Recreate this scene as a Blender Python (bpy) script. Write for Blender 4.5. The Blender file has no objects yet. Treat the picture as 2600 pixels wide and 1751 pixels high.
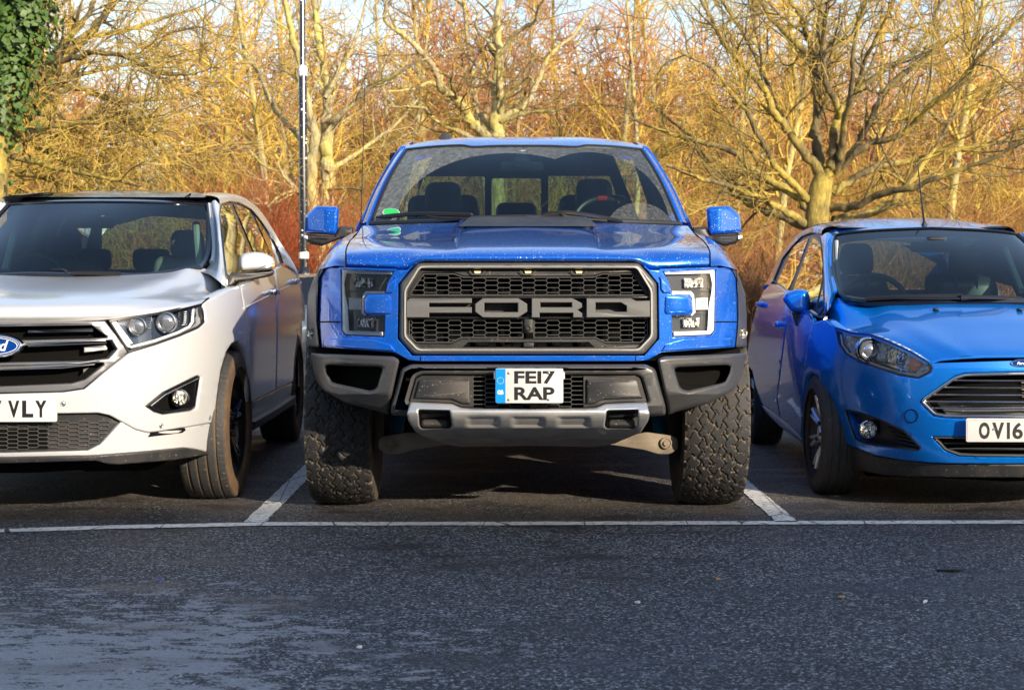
import bpy, bmesh, math, random
import numpy as np
from mathutils import Vector, Matrix, geometry

# ------------------------------------------------------------ camera, sky, sun
SC = bpy.context.scene
COL = SC.collection
F, CX, CY, HZ, CAMH = 4020.0, 1300.0, 875.5, 715.0, 1.075
TILT = math.atan((CY - HZ) / F)
cam_d = bpy.data.cameras.new('camera')
cam_d.sensor_width = 36.0
cam_d.lens = F / 2600.0 * 36.0
cam_d.clip_start = 0.1
cam_d.clip_end = 2000.0
cam_d.dof.use_dof = True
cam_d.dof.focus_distance = 7.3
cam_d.dof.aperture_fstop = 7.1
cam = bpy.data.objects.new('camera', cam_d)
COL.objects.link(cam)
cam.location = (0, 0, CAMH)
cam.rotation_euler = (math.pi / 2 - TILT, 0, 0)
SC.camera = cam

SUN_AZ, SUN_EL = math.radians(38), math.radians(19)      # to the right of straight behind the camera
world = bpy.data.worlds.new('World')
SC.world = world
world.use_nodes = True
wn = world.node_tree
bg = wn.nodes['Background']
sky = wn.nodes.new('ShaderNodeTexSky')
sky.sky_type = 'NISHITA'
sky.sun_disc = False
sky.sun_elevation = SUN_EL
sky.sun_rotation = math.pi - SUN_AZ
sky.air_density = 1.0
sky.dust_density = 1.5
wn.links.new(sky.outputs[0], bg.inputs[0])
bg.inputs[1].default_value = 0.15
sun_d = bpy.data.lights.new('sun', 'SUN')
sun_d.energy = 4.1
sun_d.angle = math.radians(0.5)
sun_d.color = (1.0, 0.86, 0.66)
sun = bpy.data.objects.new('sun', sun_d)
COL.objects.link(sun)
sdir = Vector((math.sin(SUN_AZ) * math.cos(SUN_EL), -math.cos(SUN_AZ) * math.cos(SUN_EL), math.sin(SUN_EL)))
sun.rotation_euler = sdir.to_track_quat('Z', 'Y').to_euler()
sun.location = (8, -12, 12)
SC.view_settings.view_transform = 'Standard'
SC.view_settings.look = 'None'
SC.view_settings.gamma = 1.0
SC.view_settings.exposure = 0.95
SC.render.engine = 'CYCLES'
SC.cycles.max_bounces = 10
SC.cycles.transparent_max_bounces = 16
SC.cycles.sample_clamp_indirect = 6.0

# ------------------------------------------------------------ geometry helpers
CT, ST = math.cos(TILT), math.sin(TILT)
def W(px, py, d):
    """the point at photograph position (px, py), d metres in front of the camera"""
    u, v = (px - CX) / F, (CY - py) / F
    yy, zz = CT + v * ST, -ST + v * CT
    return Vector((u / yy * d, d, CAMH + zz / yy * d))
def gd(py):
    """distance at which the ground is seen at height py"""
    v = (CY - py) / F
    return -CAMH * (CT + v * ST) / (-ST + v * CT)

def tag(o, label=None, cat=None, group=None, kind=None):
    if label: o['label'] = label
    if cat: o['category'] = cat
    if group: o['group'] = group
    if kind: o['kind'] = kind
    return o
def empty(name, loc, rz=0.0):
    o = bpy.data.objects.new(name, None)
    o.location = loc; o.rotation_euler = (0, 0, rz)
    o.empty_display_size = 0.2
    COL.objects.link(o)
    return o

class MB:
    """collects geometry for ONE mesh object"""
    def __init__(s): s.v, s.f, s.m, s.mi = [], [], [], 0
    def add(s, vs, fs):
        b = len(s.v)
        s.v.extend([tuple(p) for p in vs])
        for f in fs:
            s.f.append(tuple(b + i for i in f)); s.m.append(s.mi)
    def grid(s, P, close_u=False, close_v=False):
        n, m = len(P), len(P[0])
        vs = [p for r in P for p in r]
        fs = []
        for i in range(n if close_u else n - 1):
            for j in range(m if close_v else m - 1):
                i2, j2 = (i + 1) % n, (j + 1) % m
                fs.append((i * m + j, i * m + j2, i2 * m + j2, i2 * m + j))
        s.add(vs, fs)
    def surf(s, rows, k=4, l=4, close_v=False):
        s.grid(crsurf(rows, k, l))
    def box(s, c, size, r=None):
        x, y, z = [a / 2 for a in size]
        pts = [Vector((sx * x, sy * y, sz * z)) for sx in (-1, 1) for sy in (-1, 1) for sz in (-1, 1)]
        if r is not None: pts = [r @ p for p in pts]
        c = Vector(c)
        s.add([c + p for p in pts], [(0, 1, 3, 2), (4, 6, 7, 5), (0, 4, 5, 1), (2, 3, 7, 6), (0, 2, 6, 4), (1, 5, 7, 3)])
    def rbox(s, c, size, rad, r=None, seg=3, taper=(1, 1)):
        """box with rounded edges (superellipse-like), taper scales x,y at the top"""
        bm = bmesh.new()
        bmesh.ops.create_cube(bm, size=1.0)
        for v in bm.verts:
            v.co = Vector((v.co.x * size[0], v.co.y * size[1], v.co.z * size[2]))
            if v.co.z > 0: v.co.x *= taper[0]; v.co.y *= taper[1]
        bmesh.ops.bevel(bm, geom=list(bm.edges), offset=rad, segments=seg, profile=0.5, affect='EDGES')
        bm.verts.index_update()
        c = Vector(c)
        vs = [c + ((r @ v.co) if r is not None else v.co) for v in bm.verts]
        s.add(vs, [[v.index for v in f.verts] for f in bm.faces]); bm.free()
    def tube(s, pts, rad, n=8, cap=True, flat=None):
        pts = [Vector(p) for p in pts]
        rr = rad if isinstance(rad, (list, tuple)) else [rad] * len(pts)
        up = None
        rings = []
        for i, p in enumerate(pts):
            t = (pts[min(i + 1, len(pts) - 1)] - pts[max(i - 1, 0)])
            t = t.normalized() if t.length > 1e-9 else Vector((0, 0, 1))
            if up is None:
                up = t.orthogonal().normalized()
            up = (up - t * up.dot(t))
            up = up.normalized() if up.length > 1e-6 else t.orthogonal().normalized()
            sd = t.cross(up)
            rings.append([p + (up * math.cos(2 * math.pi * k / n) + sd * math.sin(2 * math.pi * k / n)) * rr[i] for k in range(n)])
        s.grid(rings, close_v=True)
        if cap:
            s.add(rings[0], [tuple(range(n))[::-1]]); s.add(rings[-1], [tuple(range(n))])
    def lathe(s, prof, c, axis='x', n=48, close=False):
        """prof = (axial, radius) pairs"""
        rings = []
        c = Vector(c)
        for k in range(n):
            a = 2 * math.pi * k / n
            ca, sa = math.cos(a), math.sin(a)
            row = []
            for (h, r) in prof:
                if axis == 'x': q = Vector((h, r * ca, r * sa))
                elif axis == 'y': q = Vector((r * ca, h, r * sa))
                else: q = Vector((r * ca, r * sa, h))
                row.append(c + q)
            rings.append(row)
        s.grid(rings, close_u=True, close_v=close)
    def mirror(s):
        """adds the x-mirrored copy"""
        b, nf = len(s.v), len(s.f)
        s.v += [(-x, y, z) for (x, y, z) in s.v]
        s.f += [tuple(b + i for i in reversed(f)) for f in s.f[:nf]]
        s.m += s.m[:nf]
        return s
    def flipped(s):
        o = MB(); o.v = [(-x, y, z) for (x, y, z) in s.v]; o.f = [tuple(reversed(f)) for f in s.f]; o.m = list(s.m)
        return o
    def halve(s):
        """keeps x >= 0 and adds the mirrored half"""
        bm = bmesh.new()
        vs = [bm.verts.new(v) for v in s.v]
        for f, mi in zip(s.f, s.m):
            try: bm.faces.new([vs[i] for i in f]).material_index = mi
            except ValueError: pass
        bmesh.ops.bisect_plane(bm, geom=bm.verts[:] + bm.edges[:] + bm.faces[:], dist=1e-5, plane_co=(0, 0, 0), plane_no=(1, 0, 0), clear_inner=True)
        bm.verts.index_update()
        s.v = [tuple(v.co) for v in bm.verts]; s.f = [tuple(v.index for v in f.verts) for f in bm.faces]; s.m = [f.material_index for f in bm.faces]
        bm.free()
        return s.mirror()
    def pair(s, name, mats, parent=None, angle=35, weld=1e-5, label=None):
        a = s.build(name, mats, parent, angle, weld=weld, label=label)
        b = s.flipped().build(name, mats, parent, angle, weld=weld, label=label)
        return a, b
    def build(s, name, mats, parent=None, angle=35, smooth=True, weld=1e-5, label=None):
        me = bpy.data.meshes.new(name)
        me.from_pydata(s.v, [], s.f)
        if not isinstance(mats, (list, tuple)): mats = [mats]
        for m in mats: me.materials.append(m)
        if len(mats) > 1: me.polygons.foreach_set('material_index', s.m)
        if weld:
            bm = bmesh.new(); bm.from_mesh(me)
            bmesh.ops.remove_doubles(bm, verts=bm.verts, dist=weld)
            bmesh.ops.recalc_face_normals(bm, faces=bm.faces)
            bm.to_mesh(me); bm.free()
        if smooth:
            me.polygons.foreach_set('use_smooth', [True] * len(me.polygons))
            me.set_sharp_from_angle(angle=math.radians(angle))
        me.update()
        o = bpy.data.objects.new(name, me)
        COL.objects.link(o)
        if parent is not None: o.parent = parent
        if label: o['label'] = label
        return o

def cr(p0, p1, p2, p3, t):
    return 0.5 * ((2 * p1) + (p2 - p0) * t + (2 * p0 - 5 * p1 + 4 * p2 - p3) * t * t + (3 * p1 - p0 - 3 * p2 + p3) * t * t * t)
def crline(pts, k):
    pts = [Vector(p) for p in pts]
    if len(pts) < 3:
        return [pts[0].lerp(pts[1], i / k) for i in range(k + 1)]
    out = []
    for i in range(len(pts) - 1):
        a = pts[i - 1] if i > 0 else 2 * pts[0] - pts[1]
        d = pts[i + 2] if i + 2 < len(pts) else 2 * pts[-1] - pts[-2]
        for j in range(k): out.append(cr(a, pts[i], pts[i + 1], d, j / k))
    out.append(pts[-1])
    return out
def crsurf(rows, k=4, l=4):
    R = [crline(r, k) for r in rows]
    C = [crline([R[i][j] for i in range(len(R))], l) for j in range(len(R[0]))]
    return [[C[j][i] for j in range(len(C))] for i in range(len(C[0]))]

def resample(loop, step, closed=True):
    out = []
    n = len(loop)
    for i in range(n if closed else n - 1):
        a, b = Vector(loop[i]), Vector(loop[(i + 1) % n])
        k = max(1, int(math.ceil((b - a).length / step)))
        out += [a.lerp(b, j / k) for j in range(k)]
    if not closed: out.append(Vector(loop[-1]))
    return out
def fillet(loop, r, seg=4):
    """rounds the corners of a 2-D loop; r is one radius or one per corner"""
    n = len(loop); out = []
    rr = r if isinstance(r, (list, tuple)) else [r] * n
    for i in range(n):
        p = Vector(loop[i]); a = Vector(loop[i - 1]); b = Vector(loop[(i + 1) % n])
        u, w = (a - p), (b - p)
        q = min(rr[i], u.length * .45, w.length * .45)
        if q < 1e-6: out.append(p); continue
        A, B = p + u.normalized() * q, p + w.normalized() * q
        for k in range(seg + 1):
            t = k / seg
            out.append((1 - t) ** 2 * A + 2 * t * (1 - t) * p + t * t * B)
    return out
def area2(l): return sum(l[i - 1][0] * l[i][1] - l[i][0] * l[i - 1][1] for i in range(len(l))) / 2
def inset(loop, d):
    """moves a 2-D loop inwards by d (outwards when negative)"""
    n = len(loop); sg = 1 if area2(loop) > 0 else -1
    out = []
    for i in range(n):
        p = Vector(loop[i]); e1 = (p - Vector(loop[i - 1])); e2 = (Vector(loop[(i + 1) % n]) - p)
        if e1.length < 1e-9: e1 = e2
        if e2.length < 1e-9: e2 = e1
        n1 = Vector((-e1[1], e1[0])).normalized() * sg; n2 = Vector((-e2[1], e2[0])).normalized() * sg
        m = n1 + n2
        if m.length < 1e-6: m = n1
        m.normalize()
        c = max(0.45, m.dot(n1))
        out.append(p + m * (d / c))
    return out
def fill2(loops):
    """triangulates a polygon with holes; returns (points, triangles)"""
    pts = [p for l in loops for p in l]
    tr = geometry.tessellate_polygon([[Vector((p[0], p[1], 0)) for p in l] for l in loops])
    return pts, [tuple(t) for t in tr]
def cuts(pts, tris, step):
    bm = bmesh.new()
    vs = [bm.verts.new((p[0], p[1], 0)) for p in pts]
    for t in tris:
        try: bm.faces.new([vs[i] for i in t])
        except ValueError: pass
    for ax in (0, 1):
        lo, hi = min(p[ax] for p in pts), max(p[ax] for p in pts)
        k = int((hi - lo) / step)
        for i in range(1, k + 1):
            c = [0, 0, 0]; no = [0, 0, 0]
            c[ax] = lo + (hi - lo) * i / (k + 1); no[ax] = 1
            bmesh.ops.bisect_plane(bm, geom=bm.verts[:] + bm.edges[:] + bm.faces[:], dist=1e-4, plane_co=c, plane_no=no)
    bm.verts.index_update()
    P = [(v.co.x, v.co.y) for v in bm.verts]
    T = [[v.index for v in f.verts] for f in bm.faces]
    bm.free()
    return P, T
def plate(mb, fn, outer, holes=(), thick=0.02, bev=0.0, bevd=None, step=40.0, cut=0, seg=2, wall=True):
    """a sheet with rounded edges. fn(u, v, off) -> local 3-D point, off = how far it lies behind the front face"""
    if bevd is None: bevd = bev / 560.0
    loops = [resample(l, step) for l in [outer] + list(holes)]
    sgn = [1] + [-1] * len(holes)
    inner = []
    for l, s in zip(loops, sgn):
        if bev > 0:
            rings = []
            for k in range(seg + 1):
                a = k / seg * math.pi / 2
                rings.append((inset(l, s * bev * (1 - math.cos(a))), bevd * (1 - math.sin(a))))
        else:
            rings = [(l, 0.0)]
        if wall: rings = [(l, thick)] + rings
        G = [[fn(p[0], p[1], off) for p in ring] for ring, off in rings]
        if len(G) > 1: mb.grid(G, close_v=True)
        inner.append(rings[-1][0])
    P, T = fill2(inner)
    if cut: P, T = cuts(P, T, cut)
    mb.add([fn(p[0], p[1], 0.0) for p in P], T)
def wire(mb, fn, pts, rad, n=6, step=25, closed=False, off=0.0):
    """a thin bead running over the surface fn"""
    q = resample(pts, step, closed)
    if closed: q = q + [q[0]]
    mb.tube([fn(p[0], p[1], off) for p in q], rad, n)
def spl(xs, ys):
    xs, ys = list(xs), list(ys)
    def f(x):
        if x <= xs[0]: return ys[0] + (x - xs[0]) * (ys[1] - ys[0]) / (xs[1] - xs[0])
        if x >= xs[-1]: return ys[-1] + (x - xs[-1]) * (ys[-1] - ys[-2]) / (xs[-1] - xs[-2])
        i = 0
        while x > xs[i + 1]: i += 1
        h = xs[i + 1] - xs[i]; t = (x - xs[i]) / h
        def m(k):
            if k == 0: return (ys[1] - ys[0]) / (xs[1] - xs[0])
            if k == len(xs) - 1: return (ys[-1] - ys[-2]) / (xs[-1] - xs[-2])
            return (ys[k + 1] - ys[k - 1]) / (xs[k + 1] - xs[k - 1])
        a, b = m(i) * h, m(i + 1) * h
        return (2*t**3-3*t*t+1)*ys[i] + (t**3-2*t*t+t)*a + (-2*t**3+3*t*t)*ys[i+1] + (t**3-t*t)*b
    return f
def circ(cx, cy, r, n=24, ry=None):
    ry = ry or r
    return [(cx + r * math.cos(2 * math.pi * k / n), cy + ry * math.sin(2 * math.pi * k / n)) for k in range(n)]
def rect(x0, y0, x1, y1): return [(x0, y0), (x1, y0), (x1, y1), (x0, y1)]
def text_loops(txt, size=1.0, bold=0.0, space=1.0):
    """flat mesh of some lettering: (verts2d, faces) with the baseline at 0"""
    cu = bpy.data.curves.new('lettering', 'FONT')
    cu.body = txt; cu.size = size; cu.offset = bold; cu.space_character = space
    o = bpy.data.objects.new('lettering', cu)
    COL.objects.link(o)
    dg = bpy.context.evaluated_depsgraph_get()
    me = bpy.data.meshes.new_from_object(o.evaluated_get(dg))
    vs = [(v.co.x, v.co.y) for v in me.vertices]; fs = [tuple(p.vertices) for p in me.polygons]
    bpy.data.objects.remove(o); bpy.data.curves.remove(cu); bpy.data.meshes.remove(me)
    return vs, fs

# ------------------------------------------------------------ materials
class NT:
    def __init__(s, name):
        s.mat = bpy.data.materials.new(name); s.mat.use_nodes = True
        s.t = s.mat.node_tree; s.b = s.t.nodes['Principled BSDF']; s.out = s.t.nodes['Material Output']
    def n(s, typ, **kw):
        nd = s.t.nodes.new(typ)
        for k, v in kw.items():
            if k.startswith('i_'): nd.inputs[k[2:].replace('_', ' ')].default_value = v
            else: setattr(nd, k, v)
        return nd
    def l(s, a, b): s.t.links.new(a, b)
    def noise(s, scale, detail=4, rough=.55, vec=None, mapscale=None):
        nd = s.n('ShaderNodeTexNoise'); nd.inputs['Scale'].default_value = scale; nd.inputs['Detail'].default_value = detail
        nd.inputs['Roughness'].default_value = rough
        s.l(s.co(mapscale) if vec is None else vec, nd.inputs['Vector'])
        return nd.outputs['Fac']
    def co(s, mapscale=None):
        tc = s.n('ShaderNodeTexCoord')
        if mapscale is None: return tc.outputs['Object']
        mp = s.n('ShaderNodeMapping'); mp.inputs['Scale'].default_value = mapscale
        s.l(tc.outputs['Object'], mp.inputs[0])
        return mp.outputs[0]
    def ramp(s, src, stops):
        nd = s.n('ShaderNodeValToRGB'); e = nd.color_ramp.elements
        while len(e) < len(stops): e.new(.5)
        for k, (p, c) in enumerate(stops):
            e[k].position = p; e[k].color = (*c, 1) if hasattr(c, '__len__') else (c, c, c, 1)
        s.l(src, nd.inputs[0]); return nd.outputs[0]
    def mix(s, fac, a, b, blend='MIX'):
        nd = s.n('ShaderNodeMix', data_type='RGBA', blend_type=blend)
        for sock, v in ((nd.inputs[0], fac), (nd.inputs[6], a), (nd.inputs[7], b)):
            if hasattr(v, 'is_output') or hasattr(v, 'links'): s.l(v, sock)
            elif hasattr(v, '__len__'): sock.default_value = (*v[:3], 1)
            else: sock.default_value = v
        return nd.outputs[2]
    def math(s, op, a, b=0.0, c=None):
        nd = s.n('ShaderNodeMath', operation=op)
        for sock, v in zip(nd.inputs, (a, b, c)):
            if v is None: continue
            if hasattr(v, 'links'): s.l(v, sock)
            else: sock.default_value = v
        return nd.outputs[0]
    def bump(s, h, strength=.3, dist=.01):
        nd = s.n('ShaderNodeBump'); nd.inputs['Strength'].default_value = strength; nd.inputs['Distance'].default_value = dist
        s.l(h, nd.inputs['Height']); s.l(nd.outputs[0], s.b.inputs['Normal'])
    def set(s, **kw):
        for k, v in kw.items():
            sock = s.b.inputs[k.replace('_', ' ')]
            if hasattr(v, 'links'): s.l(v, sock)
            elif hasattr(v, '__len__'): sock.default_value = (*v[:3], 1)
            else: sock.default_value = v
        return s
def simple(name, col, rough=.5, metal=0.0, spec=.5, coat=0.0, var=.0, scale=8, bump=0.0, bscale=200):
    m = NT(name); m.set(Roughness=rough, Metallic=metal, Coat_Weight=coat, Coat_Roughness=.05)
    m.b.inputs['Specular IOR Level'].default_value = spec
    if var > 0:
        f = m.noise(scale, 5)
        m.set(Base_Color=m.ramp(f, [(.3, tuple(c * (1 - var) for c in col)), (.7, tuple(min(1, c * (1 + var)) for c in col))]))
    else: m.set(Base_Color=col)
    if bump > 0: m.bump(m.noise(bscale, 3), bump, .002)
    return m.mat
def spots(m, scale, thr, mapscale=None, rnd=1.0):
    """small round specks: 0..1 mask"""
    v = m.n('ShaderNodeTexVoronoi'); v.inputs['Scale'].default_value = scale; v.inputs['Randomness'].default_value = rnd
    m.l(m.co(mapscale), v.inputs['Vector'])
    sep = m.n('ShaderNodeSeparateColor'); m.l(v.outputs['Color'], sep.inputs[0])
    rad = m.math('MULTIPLY', m.math('POWER', sep.outputs[0], 3.0), thr)
    return m.math('LESS_THAN', v.outputs['Distance'], rad)
def paint(name, col, metal=.5, rough=.35, dirt=None, dirtamt=.0, flake=True, coat=1.0, film=None, crough=.03):
    m = NT(name)
    c = m.mix(m.noise(1.2, 3), tuple(x * .93 for x in col), tuple(x * 1.05 for x in col))
    r = rough
    if dirt is not None:
        a = m.math('MAXIMUM', spots(m, 130, .34), spots(m, 60, .22))
        g = m.ramp(m.noise(3.0, 4), [(.35, .25), (.65, 1.0)])
        f = m.math('MULTIPLY', a, m.math('MULTIPLY', g, dirtamt))
        c = m.mix(f, c, dirt)
        r = m.math('ADD', rough, m.math('MULTIPLY', f, .3))
    if film is not None:      # road film low on the panels
        f2 = m.ramp(m.noise(6, 6, .7), [(.45, 0.0), (.75, film[1])])
        c = m.mix(f2, c, film[0])
    m.set(Base_Color=c, Metallic=metal, Roughness=r, Coat_Weight=coat, Coat_Roughness=crough, Coat_IOR=1.5)
    return m.mat
def glass(name, tint, refl_rough=0.0, k_refl=1.0):
    """thin tinted pane: see-through with Fresnel reflection"""
    m = NT(name)
    tr = m.n('ShaderNodeBsdfTransparent'); tr.inputs[0].default_value = (*tint, 1)
    gl = m.n('ShaderNodeBsdfGlossy'); gl.inputs['Roughness'].default_value = refl_rough; gl.inputs[0].default_value = (1, 1, 1, 1)
    fr = m.n('ShaderNodeFresnel'); fr.inputs[0].default_value = 1.5
    k = m.math('MINIMUM', m.math('MULTIPLY', fr.outputs[0], k_refl), 1.0)
    mx = m.n('ShaderNodeMixShader'); m.l(k, mx.inputs[0]); m.l(tr.outputs[0], mx.inputs[1]); m.l(gl.outputs[0], mx.inputs[2])
    m.t.nodes.remove(m.b)
    m.l(mx.outputs[0], m.out.inputs[0])
    return m, mx
def ring_mask(m, cx, cz, rad, soft=.01):
    """1 inside a circle round (cx, cz) seen from the front, object space"""
    sep = m.n('ShaderNodeSeparateXYZ'); m.l(m.co(), sep.inputs[0])
    dx = m.math('SUBTRACT', sep.outputs[0], cx); dz = m.math('SUBTRACT', sep.outputs[2], cz)
    d = m.math('SQRT', m.math('ADD', m.math('MULTIPLY', dx, dx), m.math('MULTIPLY', dz, dz)))
    mr = m.n('ShaderNodeMapRange'); mr.inputs['From Min'].default_value = rad - soft; mr.inputs['From Max'].default_value = rad
    mr.inputs['To Min'].default_value = 1; mr.inputs['To Max'].default_value = 0
    m.l(d, mr.inputs[0])
    return mr.outputs[0]
# ------------------------------------------------------------ ground
def asphalt():
    m = NT('asphalt')
    P = m.co()
    sep = m.n('ShaderNodeSeparateXYZ'); m.l(P, sep.inputs[0])
    X, Y = sep.outputs[0], sep.outputs[1]
    v = m.n('ShaderNodeTexVoronoi'); v.inputs['Scale'].default_value = 135; m.l(P, v.inputs['Vector'])
    cs = m.n('ShaderNodeSeparateColor'); m.l(v.outputs['Color'], cs.inputs[0])
    chips = m.ramp(cs.outputs[0], [(0.0, (.008, .009, .012)), (.40, (.021, .022, .027)), (.62, (.048, .049, .058)), (.80, (.125, .128, .145)), (.93, (.29, .29, .315)), (1.0, (.5, .5, .51))])
    big = m.ramp(m.noise(.9, 5), [(.3, .72), (.7, 1.18)])
    c = m.mix(1.0, chips, big, 'MULTIPLY')
    # browner patches behind the stop line, pale dried residue in front on the left
    wob = m.math('MULTIPLY', m.math('SUBTRACT', m.noise(1.3, 4), .5), 1.6)
    inb = m.n('ShaderNodeMapRange'); inb.inputs['From Min'].default_value = 6.85; inb.inputs['From Max'].default_value = 7.25
    m.l(m.math('ADD', Y, wob), inb.inputs[0])
    bay_brown = m.math('MULTIPLY', inb.outputs[0], m.ramp(m.noise(2.2, 6, .65), [(.33, .0), (.6, 1.0)]))
    c = m.mix(m.math('MULTIPLY', bay_brown, .65), c, (.125, .098, .075))
    st = m.noise(8.5, 12, .76, mapscale=(.75, 1.7, 1))
    pa = m.n('ShaderNodeMapRange'); pa.inputs['From Min'].default_value = .35; pa.inputs['From Max'].default_value = -.9
    m.l(m.math('ADD', X, m.math('MULTIPLY', m.math('SUBTRACT', m.noise(.9, 3), .5), 2.2)), pa.inputs[0])
    pb = m.n('ShaderNodeMapRange'); pb.inputs['From Min'].default_value = 6.5; pb.inputs['From Max'].default_value = 4.5
    m.l(m.math('ADD', Y, m.math('MULTIPLY', wob, .8)), pb.inputs[0])
    dens = m.math('MULTIPLY', pa.outputs[0], pb.outputs[0])
    patch = m.ramp(m.math('ADD', st, m.math('MULTIPLY', m.math('SUBTRACT', dens, .70), .24)), [(.49, 0.0), (.56, 1.0)])
    patch = m.math('GREATER_THAN', m.math('MULTIPLY', patch, 1.15), cs.outputs[1])
    c = m.mix(m.math('MULTIPLY', patch, .8), c, (.34, .345, .38))
    wet = m.ramp(m.noise(1.6, 5, .6, mapscale=(1, 2.2, 1)), [(.52, 0.0), (.62, 1.0)])
    c = m.mix(m.math('MULTIPLY', wet, .45), c, (.012, .013, .016))
    m.set(Base_Color=c, Roughness=m.math('SUBTRACT', .72, m.math('MULTIPLY', wet, .28)))
    h = m.math('ADD', m.math('MULTIPLY', v.outputs['Distance'], -1.0), m.math('MULTIPLY', m.noise(40, 3), .6))
    m.bump(h, .9, .008)
    return m.mat
M = {}
M['asphalt'] = asphalt()
g = MB()
g.add([(-260, -120, 0), (260, -120, 0), (260, 400, 0), (-260, 400, 0)], [(0, 1, 2, 3)])
tag(g.build('ground', M['asphalt'], smooth=False), kind='structure')

def line_paint():
    m = NT('road_paint')
    f = m.ramp(m.noise(30, 6, .7), [(.36, 0.0), (.47, 1.0)])
    w = m.ramp(m.noise(4, 5, .6), [(.3, .75), (.6, 1.0)])
    vc = m.n('ShaderNodeTexVoronoi'); vc.feature = 'DISTANCE_TO_EDGE'; vc.inputs['Scale'].default_value = 2.6; m.l(m.co((1, .22, 1)), vc.inputs['Vector'])
    f = m.math('MULTIPLY', f, m.math('GREATER_THAN', m.math('ADD', vc.outputs['Distance'], m.math('MULTIPLY', m.noise(25, 3), .02)), .016))
    c = m.mix(f, (.07, .07, .07), m.mix(1.0, (.74, .74, .72), w, 'MULTIPLY'))
    m.set(Base_Color=c, Roughness=.6); m.bump(m.noise(160, 3), .4, .003)
    return m.mat
M['line'] = line_paint()
def marking(name, centre, width, label):
    rnd = random.Random(len(name) * 7 + int(centre[0][0] * 100))
    pts = resample(centre, .05, False)
    L, R = [], []
    for i, p in enumerate(pts):
        t = (pts[min(i + 1, len(pts) - 1)] - pts[max(0, i - 1)]).normalized(); nrm = Vector((-t.y, t.x))
        a = width / 2 + rnd.uniform(-.004, .004); b = width / 2 + rnd.uniform(-.004, .004)
        L.append((p.x + nrm.x * a, p.y + nrm.y * a, .004)); R.append((p.x - nrm.x * b, p.y - nrm.y * b, .004))
    mb = MB(); mb.grid([L, R])
    return tag(mb.build(name, M['line'], smooth=False), label, 'road marking', kind='structure')
sl = [(-300, 1355), (0, 1348), (300, 1339), (670, 1331), (1300, 1330), (2000, 1328), (2600, 1326), (2950, 1325)]
marking('stop_line', [Vector((W(x, y, gd(y)).x, gd(y))) for x, y in sl], .10, 'long white line painted across the ends of the bays')
marking('bay_line', [Vector((-1.150, 7.04)), Vector((-1.165, 9.0)), Vector((-1.185, 12.2))], .098, 'white bay line between the white car and the pickup')
marking('bay_line', [Vector((1.232, 7.04)), Vector((1.222, 9.0)), Vector((1.215, 12.2))], .098, 'white bay line between the pickup and the blue hatchback')

# ------------------------------------------------------------ trees
def bark(name, a, b, moss=(.20, .17, .03)):
    m = NT(name)
    f = m.noise(3.0, 6, .65, mapscale=(3, 3, .8))
    c = m.ramp(f, [(.3, a), (.7, b)])
    g2 = m.ramp(m.noise(1.4, 4), [(.44, 0.0), (.60, .85)])
    c = m.mix(g2, c, moss)
    f3 = m.noise(18, 6, .7, mapscale=(1, 1, .35)); c = m.mix(1.0, c, m.ramp(f3, [(.32, .45), (.62, 1.15)]), 'MULTIPLY')
    m.set(Base_Color=c, Roughness=.9); m.bump(m.math('ADD', f, f3), .8, .03)
    return m.mat
M['bark'] = bark('bark', (.055, .045, .028), (.25, .19, .085), (.42, .32, .06))
M['bark_pale'] = bark('bark_pale', (.20, .17, .095), (.52, .45, .25), (.50, .42, .12))
M['twig'] = simple('twig', (.38, .175, .07), .8, var=.55, scale=.9)
M['twig_gold'] = simple('twig_gold', (.50, .34, .065), .8, var=.45, scale=.8)
M['twig_red'] = simple('twig_red', (.34, .085, .025), .8, var=.4, scale=1.2)

class Tubes:
    """many tapered branches in one mesh, numpy"""
    def __init__(s): s.V, s.Fc, s.n = [], [], 0
    def add(s, pts, rad, n):
        P = np.asarray(pts, float); k = len(P)
        T = np.empty_like(P); T[1:-1] = P[2:] - P[:-2]; T[0] = P[1] - P[0]; T[-1] = P[-1] - P[-2]
        T /= np.linalg.norm(T, axis=1)[:, None] + 1e-9
        ref = np.array([.31, .87, .22]) if abs(T[0, 1]) < .8 else np.array([.9, .1, .3])
        A = np.cross(T, ref); A /= np.linalg.norm(A, axis=1)[:, None] + 1e-9
        B = np.cross(T, A)
        a = np.arange(n) * 2 * np.pi / n
        R = np.asarray(rad, float)[:, None, None]
        V = P[:, None, :] + R * (A[:, None, :] * np.cos(a)[None, :, None] + B[:, None, :] * np.sin(a)[None, :, None])
        s.V.append(V.reshape(-1, 3))
        i = np.arange(k - 1)[:, None] * n; j = np.arange(n)[None, :]; j2 = (j + 1) % n
        q = np.stack([i + j, i + j2, i + n + j2, i + n + j], -1).reshape(-1, 4) + s.n
        s.Fc.append(q); s.n += k * n
    def build(s, name, mat, parent=None):
        V = np.concatenate(s.V); Q = np.concatenate(s.Fc)
        me = bpy.data.meshes.new(name)
        me.vertices.add(len(V)); me.vertices.foreach_set('co', V.astype(np.float32).ravel())
        me.loops.add(Q.size); me.loops.foreach_set('vertex_index', Q.astype(np.int32).ravel())
        me.polygons.add(len(Q)); me.polygons.foreach_set('loop_start', np.arange(0, Q.size, 4, dtype=np.int32))
        me.polygons.foreach_set('use_smooth', np.ones(len(Q), bool))
        me.materials.append(mat); me.update(calc_edges=True)
        o = bpy.data.objects.new(name, me); COL.objects.link(o)
        if parent is not None: o.parent = parent
        return o
def wander(rng, p, d, length, n, jit, up):
    pts = [p]; step = length / n
    for i in range(n):
        d = d + rng.normal(0, jit, 3) + np.array([0, 0, up])
        d = d / np.linalg.norm(d)
        p = p + d * step
        pts.append(p)
    return np.array(pts)
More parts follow.
